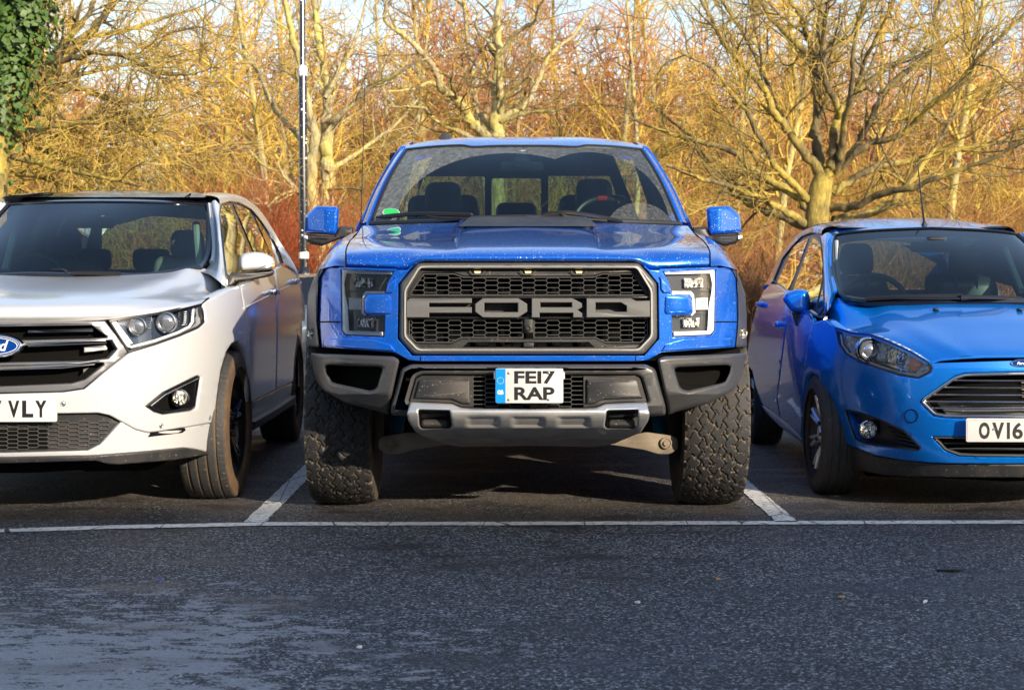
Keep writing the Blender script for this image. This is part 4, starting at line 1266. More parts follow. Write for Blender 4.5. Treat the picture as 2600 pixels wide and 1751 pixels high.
    ko = sym([(C0, 1038), (1488, 1037), (1513, 1035), (1536, 1025), (1641, 1019.5), (1650, 1050), (1646, 1068), (1627, 1097), (1590, 1113), (1555, 1127), (1511, 1134), (C0, 1131)])
    kh = fillet([(1541, 1042), (1620, 1040), (1618, 1080), (1612, 1088), (1540, 1087), (1535, 1080)], 4)
    mb = MB(); plate(mb, kfn, fillet(ko, 5), [kh, mir(kh)], .05, 5, .015, 10, cut=5.5, seg=3)
    part('skid_plate', M['skid'], mb, angle=50)
    for s in (1, -1):
        mm = (lambda l: l) if s == 1 else mir
        mb = MB(); plate(mb, lambda u, v, off: L(u, v, 6.86 + off), mm(rect(1530, 1035, 1626, 1094)), (), .01, 0, 0, 60)
        plate(mb, lambda u, v, off: L(u, v, 6.79 + off), fillet(mm(rect(1546, 1064, 1612, 1084)), 8), (), .06, 6, .02, 12)
        plate(mb, lambda u, v, off: L(u, v, 6.80 + off), fillet(mm(rect(1543, 1045, 1615, 1060)), 5), (), .06, 6, .02, 12)
        part('tow_hook', dk, mb)

    # ---- number plate
    pf = lambda u, v, off: L(u, v, 6.725 + off)
    mb = MB(); plate(mb, lambda u, v, off: pf(u, v, off + .006), rect(1254, 944, 1434, 962), (), .05, 1, .003); plate(mb, pf, fillet(rect(1258, 935, 1430, 1023), 5), (), .006, 1, .002)
    np_ = part('number_plate', M['plate_white'], mb)
    mb = MB(); plate(mb, lambda u, v, off: pf(u, v, off - .0012), fillet([(1258.5, 936), (1283.5, 936), (1283.5, 1022.5), (1258.5, 1022.5)], [5, 0, 0, 5]), (), .001)
    part('plate_badge', M['eu_blue'], mb, np_)
    lettering(np_, pf, [('FEI7', 1306, 974, 104, 32.5), ('RAP', 1306, 1015, 102, 33)], M['ink'], .0016)
    lettering(np_, pf, [('GB', 1263, 1001, 15, 11)], M['white'], .0030)
    mb = MB()
    for k in range(12):
        a = 2 * math.pi * k / 12
        c = pf(1271 + 8 * math.cos(a), 966 + 8 * math.sin(a), -.0022); mb.lathe([(0, .0016), (-.0004, 0)], c, 'y', 5)
    part('stars', simple('star_yellow', (.7, .6, .2), .4), mb, np_)
    mb = MB()
    for (x, y) in ((1292, 946.5), (1393, 946.5), (1292, 1014), (1393, 1014)):
        c = pf(x, y, -.001); mb.lathe([(0, .006), (-.002, .0055), (-.003, .003), (-.003, 0)], c, 'y', 14)
    part('screw', simple('screw_brass', (.4, .36, .24), .4, .8), mb, np_)

    # ---- cab: screen, pillars, roof
    ge = [(1628, 381, 9.25), (1648, 413, 9.14), (1670, 450, 9.02), (1697, 508, 8.84), (1723, 566, 8.68)]
    def xm(p, s): return Vector((p.x * s, p.y, p.z))
    top = [(C0 - 10, 372, 9.06), (1400, 372.5, 9.065), (1462, 375, 9.075), (1490, 371, 9.10), (1560, 374, 9.15), (1628, 381, 9.25)]
    bot = [(C0 - 6, 552, 8.36), (1400, 553, 8.37), (1480, 556, 8.40), (1550, 562, 8.46), (1640, 565, 8.56), (1724, 568, 8.68)]
    T3, B3 = [L(*p) for p in top], [L(*p) for p in bot]
    T3[0].x = B3[0].x = 0
    rows = []
    for i in range(7):
        t = i / 6
        r = [a.lerp(b, t) for a, b in zip(T3, B3)]
        for p in r: p.z += .035 * math.sin(math.pi * t) * 1.0
        e = Vector((0, 0, 0))
        rows.append(r)
    edge = [r[-1].copy() for r in rows]
    mb = MB(); mb.surf(rows, 4, 3); mb.mirror()
    m, mx = glass('windscreen_glass', (.40, .55, .51), 0.0, 1.2)
    cl = None
    for (px, py, rx, ry) in ((1290, 560, 272, 172), (1500, 565, 188, 182)):
        c = L(px, py, 8.9); a_, b_ = rx * 8.9 / F, ry * 8.9 / F
        sep = m.n('ShaderNodeSeparateXYZ'); m.l(m.co(), sep.inputs[0])
        ex = m.math('DIVIDE', m.math('SUBTRACT', sep.outputs[0], c.x), a_); ez = m.math('DIVIDE', m.math('SUBTRACT', sep.outputs[2], c.z), b_)
        q = m.math('LESS_THAN', m.math('ADD', m.math('MULTIPLY', ex, ex), m.math('MULTIPLY', ez, ez)), 1.0)
        cl = q if cl is None else m.math('MAXIMUM', cl, q)
    c = L(1620, 590, 8.75); sep = m.n('ShaderNodeSeparateXYZ'); m.l(m.co(), sep.inputs[0])
    ex = m.math('DIVIDE', m.math('SUBTRACT', sep.outputs[0], c.x), .19); ez = m.math('DIVIDE', m.math('SUBTRACT', sep.outputs[2], c.z), .16)
    blob = m.math('LESS_THAN', m.math('ADD', m.math('MULTIPLY', ex, ex), m.math('MULTIPLY', ez, ez)), 1.0)
    cl = m.math('MULTIPLY', cl, m.math('SUBTRACT', 1.0, blob))
    sx_ = m.n('ShaderNodeMapRange'); sx_.inputs['From Min'].default_value = .5; sx_.inputs['From Max'].default_value = -.75; sx_.inputs['To Min'].default_value = .35; m.l(sep.outputs[0], sx_.inputs[0])
    film = m.math('MULTIPLY', m.math('MULTIPLY', m.math('SUBTRACT', 1.0, cl), m.ramp(m.noise(34, 6, .7), [(.30, .10), (.75, .48)])), sx_.outputs[0])
    film = m.math('MAXIMUM', film, m.math('MULTIPLY', m.math('MULTIPLY', m.math('SUBTRACT', 1.0, cl), spots(m, 120, .36)), .5))
    df = m.n('ShaderNodeBsdfDiffuse'); df.inputs[0].default_value = (.42, .44, .42, 1)
    m2 = m.n('ShaderNodeMixShader'); m.l(film, m2.inputs[0]); m.l(mx.outputs[0], m2.inputs[1]); m.l(df.outputs[0], m2.inputs[2])
    m.l(m2.outputs[0], m.out.inputs[0])
    ws = part('windscreen', m.mat, mb, angle=80)
    mb = MB()
    mb.tube(crline(T3, 4), .010, 6); mb.tube(crline(edge, 3), .009, 6); mb.tube(crline([b + Vector((0, -.02, -.004)) for b in B3], 4), .018, 8)
    mb.mirror(); part('screen_seal', M['black_plastic'], mb, ws)
    st_ = MB(); c = L(993, 539, 8.585)
    for r_, o_ in ((1.0, 0.0), (.8, -.002)):
        pass
    u1 = (edge[5] - edge[1]).normalized(); u1 = Vector((-u1.x, u1.y, u1.z)); rt = Vector((1, .15, 0)).normalized(); nn = rt.cross(u1).normalized()
    if nn.y > 0: nn = -nn
    up_ = nn.cross(rt).normalized()
    st_.add([c + (rt * math.cos(a) * .046 + up_ * math.sin(a) * .036) for a in np.linspace(0, 6.283, 28, endpoint=False)], [tuple(range(28))])
    st_.mi = 1; st_.add([c + nn * .002 + (rt * math.cos(a) * .043 + up_ * math.sin(a) * .033) for a in np.linspace(0, 6.283, 28, endpoint=False)], [tuple(range(28))])
    part('sticker', [M['white'], simple('sticker_green', (.02, .36, .09), .5)], st_, ws, label='oval green sticker low on the windscreen')
    # roof
    R0 = [p.copy() for p in T3]
    R1 = [L(C0 - 11, 366, 9.13), L(1400, 366, 9.13), L(1462, 368, 9.14), L(1490, 366, 9.15), L(1560, 368, 9.21), L(1632, 375, 9.32)]
    R2 = [L(C0 - 12, 354, 9.33), L(1400, 354, 9.33), L(1462, 354.5, 9.34), L(1490, 354.5, 9.35), L(1560, 358, 9.42), L(1629, 370, 9.45)]
    R3 = [L(C0 - 13, 347.5, 9.65), L(1400, 347.5, 9.65), L(1462, 348, 9.66), L(1488, 348.5, 9.66), L(1552, 354.5, 9.68), L(1612, 365, 9.68)]
    zz = [1.966, 1.965, 1.962, 1.960, 1.942, 1.90]
    R4 = [Vector((p.x * (1.0 if i < 5 else 1.02), 9.95 - YC, z)) for i, (p, z) in enumerate(zip(R3, zz))]
    R5 = [Vector((p.x, 10.25 - YC, p.z - .05)) for p in R4]
    for r in (R1, R2, R3): r[0].x = 0
    mb = MB(); mb.surf([R0, R1, R2, R3, R4, R5], 4, 4); mb.mirror()
    part('roof', pt, mb, angle=50)
    # pillars
    po = [(1634, 374, 9.36), (1651, 389, 9.34), (1689, 447, 9.22), (1718, 502, 9.04), (1745, 568, 8.82)]
    mid = [(1634, 378, 9.27), (1654, 408, 9.18), (1682, 449, 9.07), (1710, 506, 8.88), (1735, 567, 8.72)]
    rows = [[L(*a) for a in ge], [L(*a) + Vector((0, -.012, .006)) for a in mid], [L(*a) for a in po], [L(*a) + Vector((.01, .12, 0)) for a in po]]
    rows = [[rows[j][i] for j in range(4)] for i in range(5)]
    mb = MB(); mb.surf(rows, 4, 5)
    mb.tube(crline([r[2] + Vector((.002, .03, .0)) for r in rows], 4), .012, 8)
    mb.pair('pillar', pt, root, 60)
    mb = MB()
    q = [L(1700, 566, 8.60), L(1727, 568, 8.66), L(1748, 574, 8.72)]
    cw = [Vector((0, 8.28 - YC, 1.38)), Vector((.3, 8.30 - YC, 1.375)), Vector((.6, 8.40 - YC, 1.36)), Vector((.88, 8.62 - YC, 1.34))]
    cw2 = [Vector((0, 8.48 - YC, 1.40)), Vector((.3, 8.49 - YC, 1.40)), Vector((.6, 8.58 - YC, 1.385)), Vector((.86, 8.76 - YC, 1.37))]
    mb.surf([cw, cw2], 5, 2); mb.mirror(); part('cowl', M['black_plastic'], mb)
    # wipers
    def wiper(pts, arm):
        mb = MB(); p3 = crline([L(*p) for p in pts], 5)
        mb.tube(p3, [.006] + [.012] * (len(p3) - 2) + [.006], 6)
        mb.tube(crline([L(*p) for p in arm], 4), .009, 6)
        part('wiper', M['black_plastic'], mb)
    wiper([(955, 552, 8.50), (1060, 543, 8.36), (1180, 545, 8.30), (1200, 547, 8.28)], [(1056, 548, 8.38), (1070, 541, 8.36), (1100, 552, 8.33), (1180, 555, 8.30)])
    wiper([(1378, 545, 8.28), (1440, 540, 8.28), (1520, 551, 8.36), (1580, 563, 8.45)], [(1378, 548, 8.26), (1420, 543, 8.27), (1440, 551, 8.27), (1540, 562, 8.38)])
    # aerial
    mb = MB(); q = [L(924, 300, 8.70), L(917, 552, 8.70), L(917, 568, 8.68)]
    mb.tube([L(927, 180, 8.70)] + q, [.0016, .0022, .003, .010], 6); part('aerial', M['black_plastic'], mb)
    mb = MB(); mb.rbox(L(1132, 349, 9.75), (.10, .20, .05), .02, taper=(.5, .5)); part('roof_fin', M['dark_plastic'], mb)

    # ---- door mirrors
    for s in (1, -1):
        mx_ = lambda l: [((x if s == 1 else 2 * 1327.5 - x), y) for x, y in l]
        ff = lambda d0: (lambda u, v, off: L(u, v, d0 + off + .0016 * max(0, (abs(u - 1327.5) - 500))))
        mb = MB(); plate(mb, ff(8.68), fillet(mx_([(1793, 530), (1800, 524.5), (1853, 522.5), (1880, 547), (1883, 590), (1874, 593), (1804, 598), (1797, 585)]), 6), (), .17, 11, .05, 8, cut=8, seg=5)
        mr = part('wing_mirror', pt, mb, angle=60)
        mb = MB(); plate(mb, ff(8.69), fillet(mx_([(1757, 577), (1793, 574), (1800, 590), (1806, 599), (1878, 594), (1885, 602), (1870, 618), (1838, 625), (1790, 606), (1758, 600)]), 5), (), .15, 8, .04, 8, seg=3)
        part('mirror_base', dk, mb, mr)
        mb = MB(); plate(mb, ff(8.675), mx_([(1874, 598), (1885, 597), (1885, 604), (1874, 608)]), (), .05, 2, .006); part('repeater', M['light_guide'], mb, mr)

    # ---- interior
    mb = MB()
    mb.box((0, 9.9 - YC, 1.0), (1.8, 2.0, .4)); mb.rbox((0, 8.95 - YC, 1.28), (1.62, .62, .22), .06)
    plate(mb, lambda u, v, off: L(u, v, 10.2 + off), [(1100, 392), (1556, 392), (1640, 600), (1650, 640), (1005, 640), (1015, 600)],
          [fillet(rect(1063, 448, 1231, 560), 6), fillet(rect(1248, 453, 1374, 560), 6), fillet([(1392, 447), (1548, 447), (1585, 560), (1392, 560)], 6)], .03)
    hl_ = [[Vector((x, d - YC, z)) for x in (-.68, 0, .68)] for d, z in ((9.2, 1.80), (9.5, 1.90), (9.9, 1.92), (10.2, 1.88))]
    mb.grid(hl_)
    for s in (1, -1): mb.tube([Vector((s * .80, 9.35 - YC, 1.42)), Vector((s * .66, 9.42 - YC, 1.84))], .03, 8); mb.box((s * .80, 9.88 - YC, 1.62), (.05, .16, .5))
    part('cabin', M['interior'], mb)
    b = MB(); plate(b, lambda u, v, off: L(u, v, 10.215 + off), rect(1060, 445, 1590, 562), (), .004)
    part('rear_window', M['pane'], b)
    for (x, w) in ((1125, 102), (1508, 103)):
        c = L(x, 640, 9.75); mb = MB()
        mb.rbox(Vector((c.x, c.y + .05, 1.30)), (.50, .16, .62), .06, taper=(.86, .8))
        se = part('seat', M['leather'], mb)
        h = L(x, 506 if x < 1300 else 498, 9.70)
        mb = MB(); mb.rbox(h, (.245, .12, .21), .05, taper=(.86, .9)); part('headrest', M['leather'], mb, se)
    for x in (1311,):
        mb = MB(); mb.rbox(L(x, 546, 10.0), (.26, .10, .16), .05); part('headrest', M['leather'], mb)
    sw = L(1531, 572, 9.22); mb = MB()
    rx = Matrix.Rotation(math.radians(-22), 3, 'X')
    ringp = [sw + rx @ Vector((.172 * math.cos(a), 0, .172 * math.sin(a))) for a in np.linspace(0, 2 * math.pi, 41)]
    mb.tube(ringp, .014, 8, cap=False); mb.rbox(sw, (.12, .05, .10), .02); mb.tube([sw, ringp[20]], .016, 6); mb.tube([sw, ringp[0]], .016, 6)
    swo = part('steering_wheel', M['leather'], mb)
    mb = MB(); mb.tube([ringp[9] , ringp[10], ringp[11]], .0165, 8); part('marker', M['red'], mb, swo)
    c = L(1325, 423, 9.02); mb = MB(); mb.rbox(c, (.245, .03, .055), .014); mb.rbox(c + Vector((0, -.03, .015)), (.10, .06, .07), .02); mb.tube([c, c + Vector((0, .0, .09))], .03, 10)
    part('rear_view_mirror', simple('mirror_back', (.22, .27, .27), .3), mb)

    # ---- wheels
    wheel(root, [(.880, 0, True), (-.880, 0, True), (.880, 3.40, False), (-.880, 3.40, False)], .446, .312, .222, 'truck', 'at', M['rubber_at'], [M['dark_plastic'], M['dark_chrome']])

def lettering(parent, f, items, mat, lift, bold=.03):
    """(text, left px, baseline py, width px, cap height px) on the surface f"""
    mb = MB()
    for (t, x0, y0, w, h) in items:
        vs, fs = text_loops(t, 1.0, bold)
        xs = [v[0] for v in vs]; ys = [v[1] for v in vs]
        a, b, c_, d_ = min(xs), max(xs), min(ys), max(ys)
        mb.add([f(x0 + (x - a) / (b - a) * w, y0 - (y - c_) / (d_ - c_) * h, -lift) for x, y in vs], fs)
    return mb.build('lettering', mat, parent, smooth=False)
pickup()
# ------------------------------------------------------------ body model shared by the two road cars
class Body:
    """plan outline (superellipse nose, flat flanks) swept by height; panels are cut from it along sight lines"""
    def __init__(s, loc, yaw, sgn, d0, hw, ln, n, d_end):
        s.loc, s.yaw, s.sgn = Vector((loc[0], loc[1], 0)), yaw, sgn
        s.d0, s.hw, s.ln, s.n, s.d_end = d0, hw, ln, n, d_end
        s.ca, s.sa = math.cos(-yaw), math.sin(-yaw)
    def loc3(s, w):
        q = w - s.loc
        return Vector((q.x * s.ca - q.y * s.sa, q.x * s.sa + q.y * s.ca, q.z))
    def T(s, px, py, d):
        """true local point"""
        return s.loc3(W(px, py, d))
    def L(s, px, py, d):
        """local point, visible flank towards +x"""
        q = s.T(px, py, d); q.x *= s.sgn
        return q
    def xs(s, y, z):
        """half width of the body at local y, z (or None ahead of the nose)"""
        y0 = s.d0(z); h = s.hw(z)
        if y < y0: return -1.0
        ln = s.ln
        if y < y0 + ln:
            t = (y0 + ln - y) / ln
            h *= max(0.0, 1 - t ** s.n) ** (1 / s.n)
        if y > s.d_end:
            h *= 1 - .10 * ((y - s.d_end) / 1.0) ** 2
        return h
    def ray(s, px, py, a=5.5, b=13.0):
        best, bd = 1e9, a
        prev = a; d = a
        while d < b:
            q = s.L(px, py, d)
            g = q.x - s.xs(q.y, q.z) if s.xs(q.y, q.z) >= 0 else 9 + abs(q.x)
            if g <= 0:
                lo, hi = prev, d
                for _ in range(22):
                    m = (lo + hi) / 2; q = s.L(px, py, m); x_ = s.xs(q.y, q.z)
                    if x_ >= 0 and q.x <= x_: hi = m
                    else: lo = m
                return s.L(px, py, hi)
            if g < best and g < 5: best, bd = g, d
            prev = d; d += .04
        return s.L(px, py, bd)
    def nrm(s, p):
        y0 = s.d0(p.z); h = s.hw(p.z); t = (y0 + s.ln - p.y) / s.ln
        if t <= 0: return Vector((1, 0, 0))
        u = max(0.0, p.x / h)
        v = Vector((u ** (s.n - 1) / h, -min(1, t) ** (s.n - 1) / s.ln, 0))
        return v.normalized() if v.length > 1e-6 else Vector((0, -1, 0))
    def fn(s, o=0.0):
        def f(u, v, off):
            p = s.ray(u, v)
            return p - s.nrm(p) * (o + off)
        return f

# ------------------------------------------------------------ the white SUV
def suv():
    YW = math.radians(1.8)
    root = empty('suv', (-2.28, 7.87, 0), YW)
    tag(root, 'pearl white SUV with black glass roof parked left of the pickup', 'SUV')
    hw = spl([.1, .30, .50, .70, .90, 1.0, 1.08, 1.2], [.86, .91, .935, .945, .945, .935, .915, .87])
    d0 = spl([.1, .22, .34, .50, .66, .80, .95, 1.1], [-.84, -.89, -.91, -.935, -.95, -.94, -.915, -.87])
    B = Body((-2.28, 7.87), YW, 1, d0, hw, 1.55, 3.0, 2.9)
    L, f = B.L, B.fn
    pp, bk = M['pearl_paint'], M['black_gloss']
    def sl(rows): # snap the centre line
        for r in rows: r[0].x = 0
        return rows
    # bonnet
    cen = [(818, 6.955), (801, 6.925), (773, 6.98), (745, 7.27), (722, 7.67), (703, 8.10)]
    edg = [(511, 770, 7.38), (526, 757, 7.50), (545, 749, 7.78), (562, 741, 8.10), (570, 733, 8.30), (566, 712, 8.44)]
    pw = [3.0, 2.9, 2.7, 2.6, 2.4, 2.4]
    rows = []
    for (yc, dc), (ex, ey, ed), p_ in zip(cen, edg, pw):
        xc = 1300 + (-2.28 - math.tan(YW) * (dc - 7.87)) * F / dc
        r = []
        for t in (0, .2, .38, .54, .68, .80, .91, 1.0):
            bow = -9 * math.sin(math.pi * t ** 1.6) if yc == 703 else (-5 * math.sin(math.pi * t ** 1.8) if yc == 722 else 0)
            r.append(L(xc + (ex - xc) * t, yc + (ey - yc) * t ** p_ + bow, dc + (ed - dc) * t ** 2.6))
        rows.append(r)
    rows[-1][-1] = L(579, 734, 8.43); rows[-1][-2] = L(531, 686, 8.41); rows[-1][-3] = L(482, 690, 8.31)
    rows[-2][-1] = L(573, 737, 8.31); rows[-2][-2] = L(538, 716, 8.17)
    rows = sl(rows)
    hoodlast = [r[-1].copy() for r in rows]; hoodrear = [p.copy() for p in rows[-1]]
    fine = crsurf(rows, 6, 7)
    n_r = len(fine)
    for i_, r in enumerate(fine):      # the raised ridge running back from each lamp
        tt = i_ / (n_r - 1)
        cx_ = .46 + .13 * tt
        hgt = .020 * max(0.0, min(1.0, (tt - .52) / .3)) 
        for p in r:
            u = (p.x - cx_) / .055
            p.z += hgt * math.exp(-u * u) if u > 0 else hgt * math.exp(-(u / 2.2) ** 2)
    mb = MB(); mb.grid(fine); mb.grid([crline(rows[0], 6), crline([p + Vector((0, .06, -.004)) for p in rows[0]], 6)]); mb.mirror()
    mb.build('bonnet', pp, root, 50)
    sm = MB(); sm.tube(crline([r[-1] + Vector((.002, 0, -.003)) for r in rows] + [L(579, 735, 8.45)], 5), .004, 6); sm.tube(crline([p + Vector((0, .008, -.006)) for p in rows[0]], 4), .005, 6); sm.mirror()
    sm.build('panel_gap', M['void'], root)
    # bumper + wing
    XL = -60
    arch = [(634, 1022), (629, 1020), (627, 920), (619, 888), (604, 866), (590, 872), (576, 893), (563, 938), (556, 981), (549, 1040)]
    front = [(XL, 1001), (0, 1000), (160, 996), (214, 988), (268, 943), (328, 897), (337, 893), (398, 875), (459, 853), (505, 834), (521, 819), (522, 801), (515, 769), (545, 752), (580, 735), (613, 726), (623, 788), (630, 840), (634, 905)] + arch
    low = [(545, 1072), (470, 1085), (400, 1096), (378, 1098), (345, 1090), (309, 1070), (278, 1054), (250, 1048), (139, 1050), (XL, 1051)]
    fogo = [(370, 1031), (415, 995.5), (502, 953), (512, 957), (500, 1035), (488, 1042.5), (415, 1052.5), (392, 1046)]
    mb = MB(); plate(mb, f(), front + low, [fogo], .05, 4, .008, 11, cut=16); mb.halve(); mb.build('bumper', pp, root, 50)
    lp = [(XL, 1150), (0, 1150), (223, 1144), (255, 1128), (309, 1071), (345, 1091), (378, 1099), (400, 1097), (470, 1086), (546, 1073), (540, 1147), (531, 1148), (500, 1140), (470, 1136), (380, 1145), (239, 1156), (0, 1161), (XL, 1161)]
    mb = MB(); plate(mb, f(.004), lp, [], .05, 3, .006, 11, cut=16); mb.halve(); mb.build('lower_bumper', pp, root, 50)
    mb = MB(); plate(mb, f(.001), [(384, 1097), (470, 1086), (472, 1092), (464, 1098), (376, 1109)], (), .01); mb.pair('bumper_slot', bk, root)
    lip = [(XL, 1161), (0, 1161), (239, 1156), (380, 1145), (470, 1136), (500, 1140), (531, 1149), (529, 1153), (438, 1168), (300, 1179), (278, 1178), (241, 1169), (0, 1176), (XL, 1176)]
    mb = MB(); plate(mb, f(-.012), lip, (), .10, 4, .012, 14, cut=20); mb.halve(); mb.build('splitter', M['dark_plastic'], root)
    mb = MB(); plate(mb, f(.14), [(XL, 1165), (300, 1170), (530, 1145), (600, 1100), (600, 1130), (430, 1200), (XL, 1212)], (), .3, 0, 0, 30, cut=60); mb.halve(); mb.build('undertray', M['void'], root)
    # arch lining, cladding, doors
    dr1 = [(613, 726), (640, 714), (668, 701), (700, 685), (704, 740), (704, 860), (701, 988), (634, 1022), (634, 905), (630, 840), (623, 788)]
    dr2 = [(701, 684.5), (719, 675), (735, 683), (752, 697), (763, 714), (768, 750), (771, 780), (776, 815), (768, 815), (757, 850), (750, 905), (746, 968), (702, 988), (705, 860), (705, 740)]
    for dl, nm in ((dr1, 'front_door'), (dr2, 'rear_door')):
        mb = MB(); plate(mb, f(.002), dl, (), .03, 1.6, .006, 9, cut=12); a, b = mb.pair(nm, pp, root, 50)
        hx, hy = ((690, 741) if nm == 'front_door' else (744, 714))
        for o, fl in ((a, False), (b, True)):
            h = MB(); c = B.ray(hx, hy)
            h.rbox(c + Vector((.028, -.02, 0)), (.022, .20, .035), .010, seg=2); h.rbox(c + Vector((.005, -.1, .0)), (.03, .03, .03), .008, seg=2); h.rbox(c + Vector((.005, .06, .0)), (.03, .03, .03), .008, seg=2)
            (h.flipped() if fl else h).build('handle', M['satin_chrome'], o)
        # the crease below the handles
    mb = MB(); wire(mb, f(-.002), [(618, 783), (660, 762), (700, 742), (742, 722), (764, 716)], .005, step=8); mb.pair('crease', pp, root, 60)
    mb = MB(); plate(mb, f(.004), [(634, 1023), (701, 989), (746, 969), (742, 1021), (690, 1055), (632, 1091)], (), .05, 3, .01, 12, cut=16); mb.pair('sill', M['dark_chrome'], root)
    mb = MB(); plate(mb, f(-.03), [(632, 1070), (700, 1032), (741, 1003), (742, 1023), (690, 1057), (632, 1092)], (), .12, 3, .01, 12); mb.pair('side_step', M['dark_plastic'], root)
    # headlamp
    ho = [(278, 815), (327, 893), (337, 890), (398, 871.5), (459, 850), (505, 830), (518.5, 818), (519, 805), (512.5, 770.5), (460, 783.5), (400, 796), (320, 808)]
    lamps = []
    mb = MB(); plate(mb, f(.045), ho, (), .02, 0, 0, 12, cut=14); ha, hb = mb.pair('headlight', M['lamp_blue'], root)
    def both(mb, name, mat, ps=(ha, hb), ang=35):
        mb.build(name, mat, ps[0], ang); mb.flipped().build(name, mat, ps[1], ang)
    mb = MB()
    q = [(284.5, 818), (327, 877.6), (337, 881), (398, 865.5), (459, 844), (487, 830), (495, 818), (498, 782)]
    wire(mb, f(.016), q, .0065, 8, 9); wire(mb, f(.02), [(291, 818), (334, 874)], .004, 6, 9); wire(mb, f(.02), [(297, 818), (340, 872)], .004, 6, 9)
    both(mb, 'light_guide', M['light_guide'])
    for (x, y, r) in ((350, 828.5, 19), (422, 818, 22)):
        c = L(x, y, B.ray(x, y).y + 7.87 + .03); mb = MB(); rr = r * 7.05 / F
        mb.lathe([(.02, rr * 1.25), (-.012, rr * 1.22), (-.016, rr * 1.1), (-.002, rr), (-.004, rr * .98)], c, 'y', 28); both(mb, 'lamp_ring', M['satin_chrome'])
        mb = MB(); mb.lathe([(-.004, rr), (-.012, rr * .8), (-.018, rr * .45), (-.02, 0)], c, 'y', 28); both(mb, 'lamp', M['lens_ball'])
    mb = MB()
    for k in range(7):
        wire(mb, f(.028), [(464, 796 + k * 5.0), (486, 791 + k * 5.4)], .0035, 5, 8)
        if k < 6: wire(mb, f(.028), [(380, 808 + k * 5), (392, 806 + k * 5)], .003, 5, 8)
    both(mb, 'reflector', M['chrome'])
    mb = MB(); plate(mb, f(.002), ho, (), .003, 2, .003, 12, cut=14); both(mb, 'lens', M['lens'])
    mb = MB(); wire(mb, f(.004), ho, .006, 6, 10, True); both(mb, 'lamp_seal', M['black_plastic'])
    # grille
    go = [(XL, 816), (268, 815), (322, 884), (327, 893), (258, 948), (212, 985), (160, 993), (XL, 998)]
    o1 = [(-50, 830), (233, 826), (272, 853), (272, 857), (230, 860), (-50, 867)]
    o2 = [(-50, 885), (262, 865), (284, 864), (298, 886), (276, 910), (220, 917), (-50, 922)]
    o3 = [(-50, 942), (190, 929), (240, 921), (263, 921), (264, 926), (216, 964), (180, 974), (-50, 984)]
    mb = MB(); plate(mb, f(.004), go, [o1, o2, o3], .06, 3, .010, 14, cut=30, seg=3); mb.v = [tuple(v) for v in mb.v]; mb.halve()
    gr = mb.build('grille', M['suv_grille'], root, 40)
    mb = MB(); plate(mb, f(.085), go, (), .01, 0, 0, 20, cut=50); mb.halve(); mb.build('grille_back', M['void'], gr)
    def slat(q, dep, mat, r=2):
        mb = MB(); plate(mb, f(dep), q, (), .03, r, .006, 14); mb.halve() if q[0][0] < 0 else mb.mirror()
        mb.build('slat', mat, gr)
    slat([(66, 838), (238, 832), (240, 840), (236, 843), (66, 846)], .03, M['dark_chrome'])
    slat([(70, 868), (270, 861), (270, 866), (70, 873)], -.002, M['satin_chrome'])
    slat([(70, 877), (272, 868), (272, 872), (70, 881)], .004, M['satin_chrome'])
    slat([(XL, 928), (200, 919), (255, 912), (256, 916), (200, 924), (XL, 933)], -.002, M['satin_chrome'])
    slat([(XL, 938), (160, 932), (242, 923), (242, 926), (160, 936), (XL, 942)], .004, M['satin_chrome'])
    slat([(XL, 822), (230, 818), (236, 822), (XL, 827)], -.002, M['satin_chrome'])
    slat([(213, 882), (272, 876), (277, 884), (276, 889), (213, 896)], .03, M['suv_grille'])
    slat([(211, 938), (228, 934), (211, 949)], .03, M['suv_grille'])
    # badge
    bc = L(-2, 878, 6.86); bc.x = 0
    mb = MB()
    for rx_, rz_, y, mi in ((.125, .050, .03, 0), (.125, .050, 0, 0), (.119, .0455, -.008, 0), (.112, .041, -.004, 0)):
        pass
    def ell(a, b, y): return [bc + Vector((a * math.cos(t), y, b * math.sin(t))) for t in np.linspace(0, 2 * math.pi, 48, endpoint=False)]
    mb.grid([ell(.124, .050, .04), ell(.124, .050, -.002), ell(.118, .0455, -.008), ell(.110, .040, -.003)], close_v=True)
    bo = mb.build('badge', M['chrome'], gr)
    mb = MB(); e = ell(.110, .040, -.003); mb.add(e, [tuple(range(48))]); mb.build('badge_field', simple('badge_blue', (.0, .035, .22), .2, coat=.6), bo)
    mb = MB(); mb.tube(ell(.103, .035, -.005) + ell(.103, .035, -.005)[:1], .0013, 5); mb.build('badge_line', M['white'], bo)
    vs, fs = text_loops('Ford', .064, .0012)
    mb = MB(); mb.add([bc + Vector((x - .070 + y * .35, -.006, y - .020)) for x, y in vs], fs); mb.build('lettering', M['white'], bo, smooth=False)
    # fog lamp
    mb = MB(); plate(mb, f(.004), inset(fogo, 0.5), [inset(fogo, 9)], .05, 3, .008, 9); fa, fb_ = mb.pair('fog_lamp', bk, root)
    mb = MB(); wire(mb, f(-.002), inset(fogo, 8), .004, 6, 8, True); both(mb, 'chrome_trim', M['chrome'], (fa, fb_))
    mb = MB(); plate(mb, f(.05), inset(fogo, 3), (), .01, 0, 0, 12, cut=12); both(mb, 'fog_back', M['void'], (fa, fb_))
    c = L(456, 1009.5, B.ray(456, 1009.5).y + 7.87 + .02); mb = MB(); mb.lathe([(.03, .036), (-.004, .034), (-.010, .030), (-.012, .015), (-.013, 0)], c, 'y', 28); both(mb, 'lamp', M['facets'], (fa, fb_))
    mb = MB(); mb.lathe([(.03, .042), (-.004, .042), (-.006, .036), (.01, .034)], c, 'y', 28); both(mb, 'lamp_ring', M['dark_chrome'], (fa, fb_))
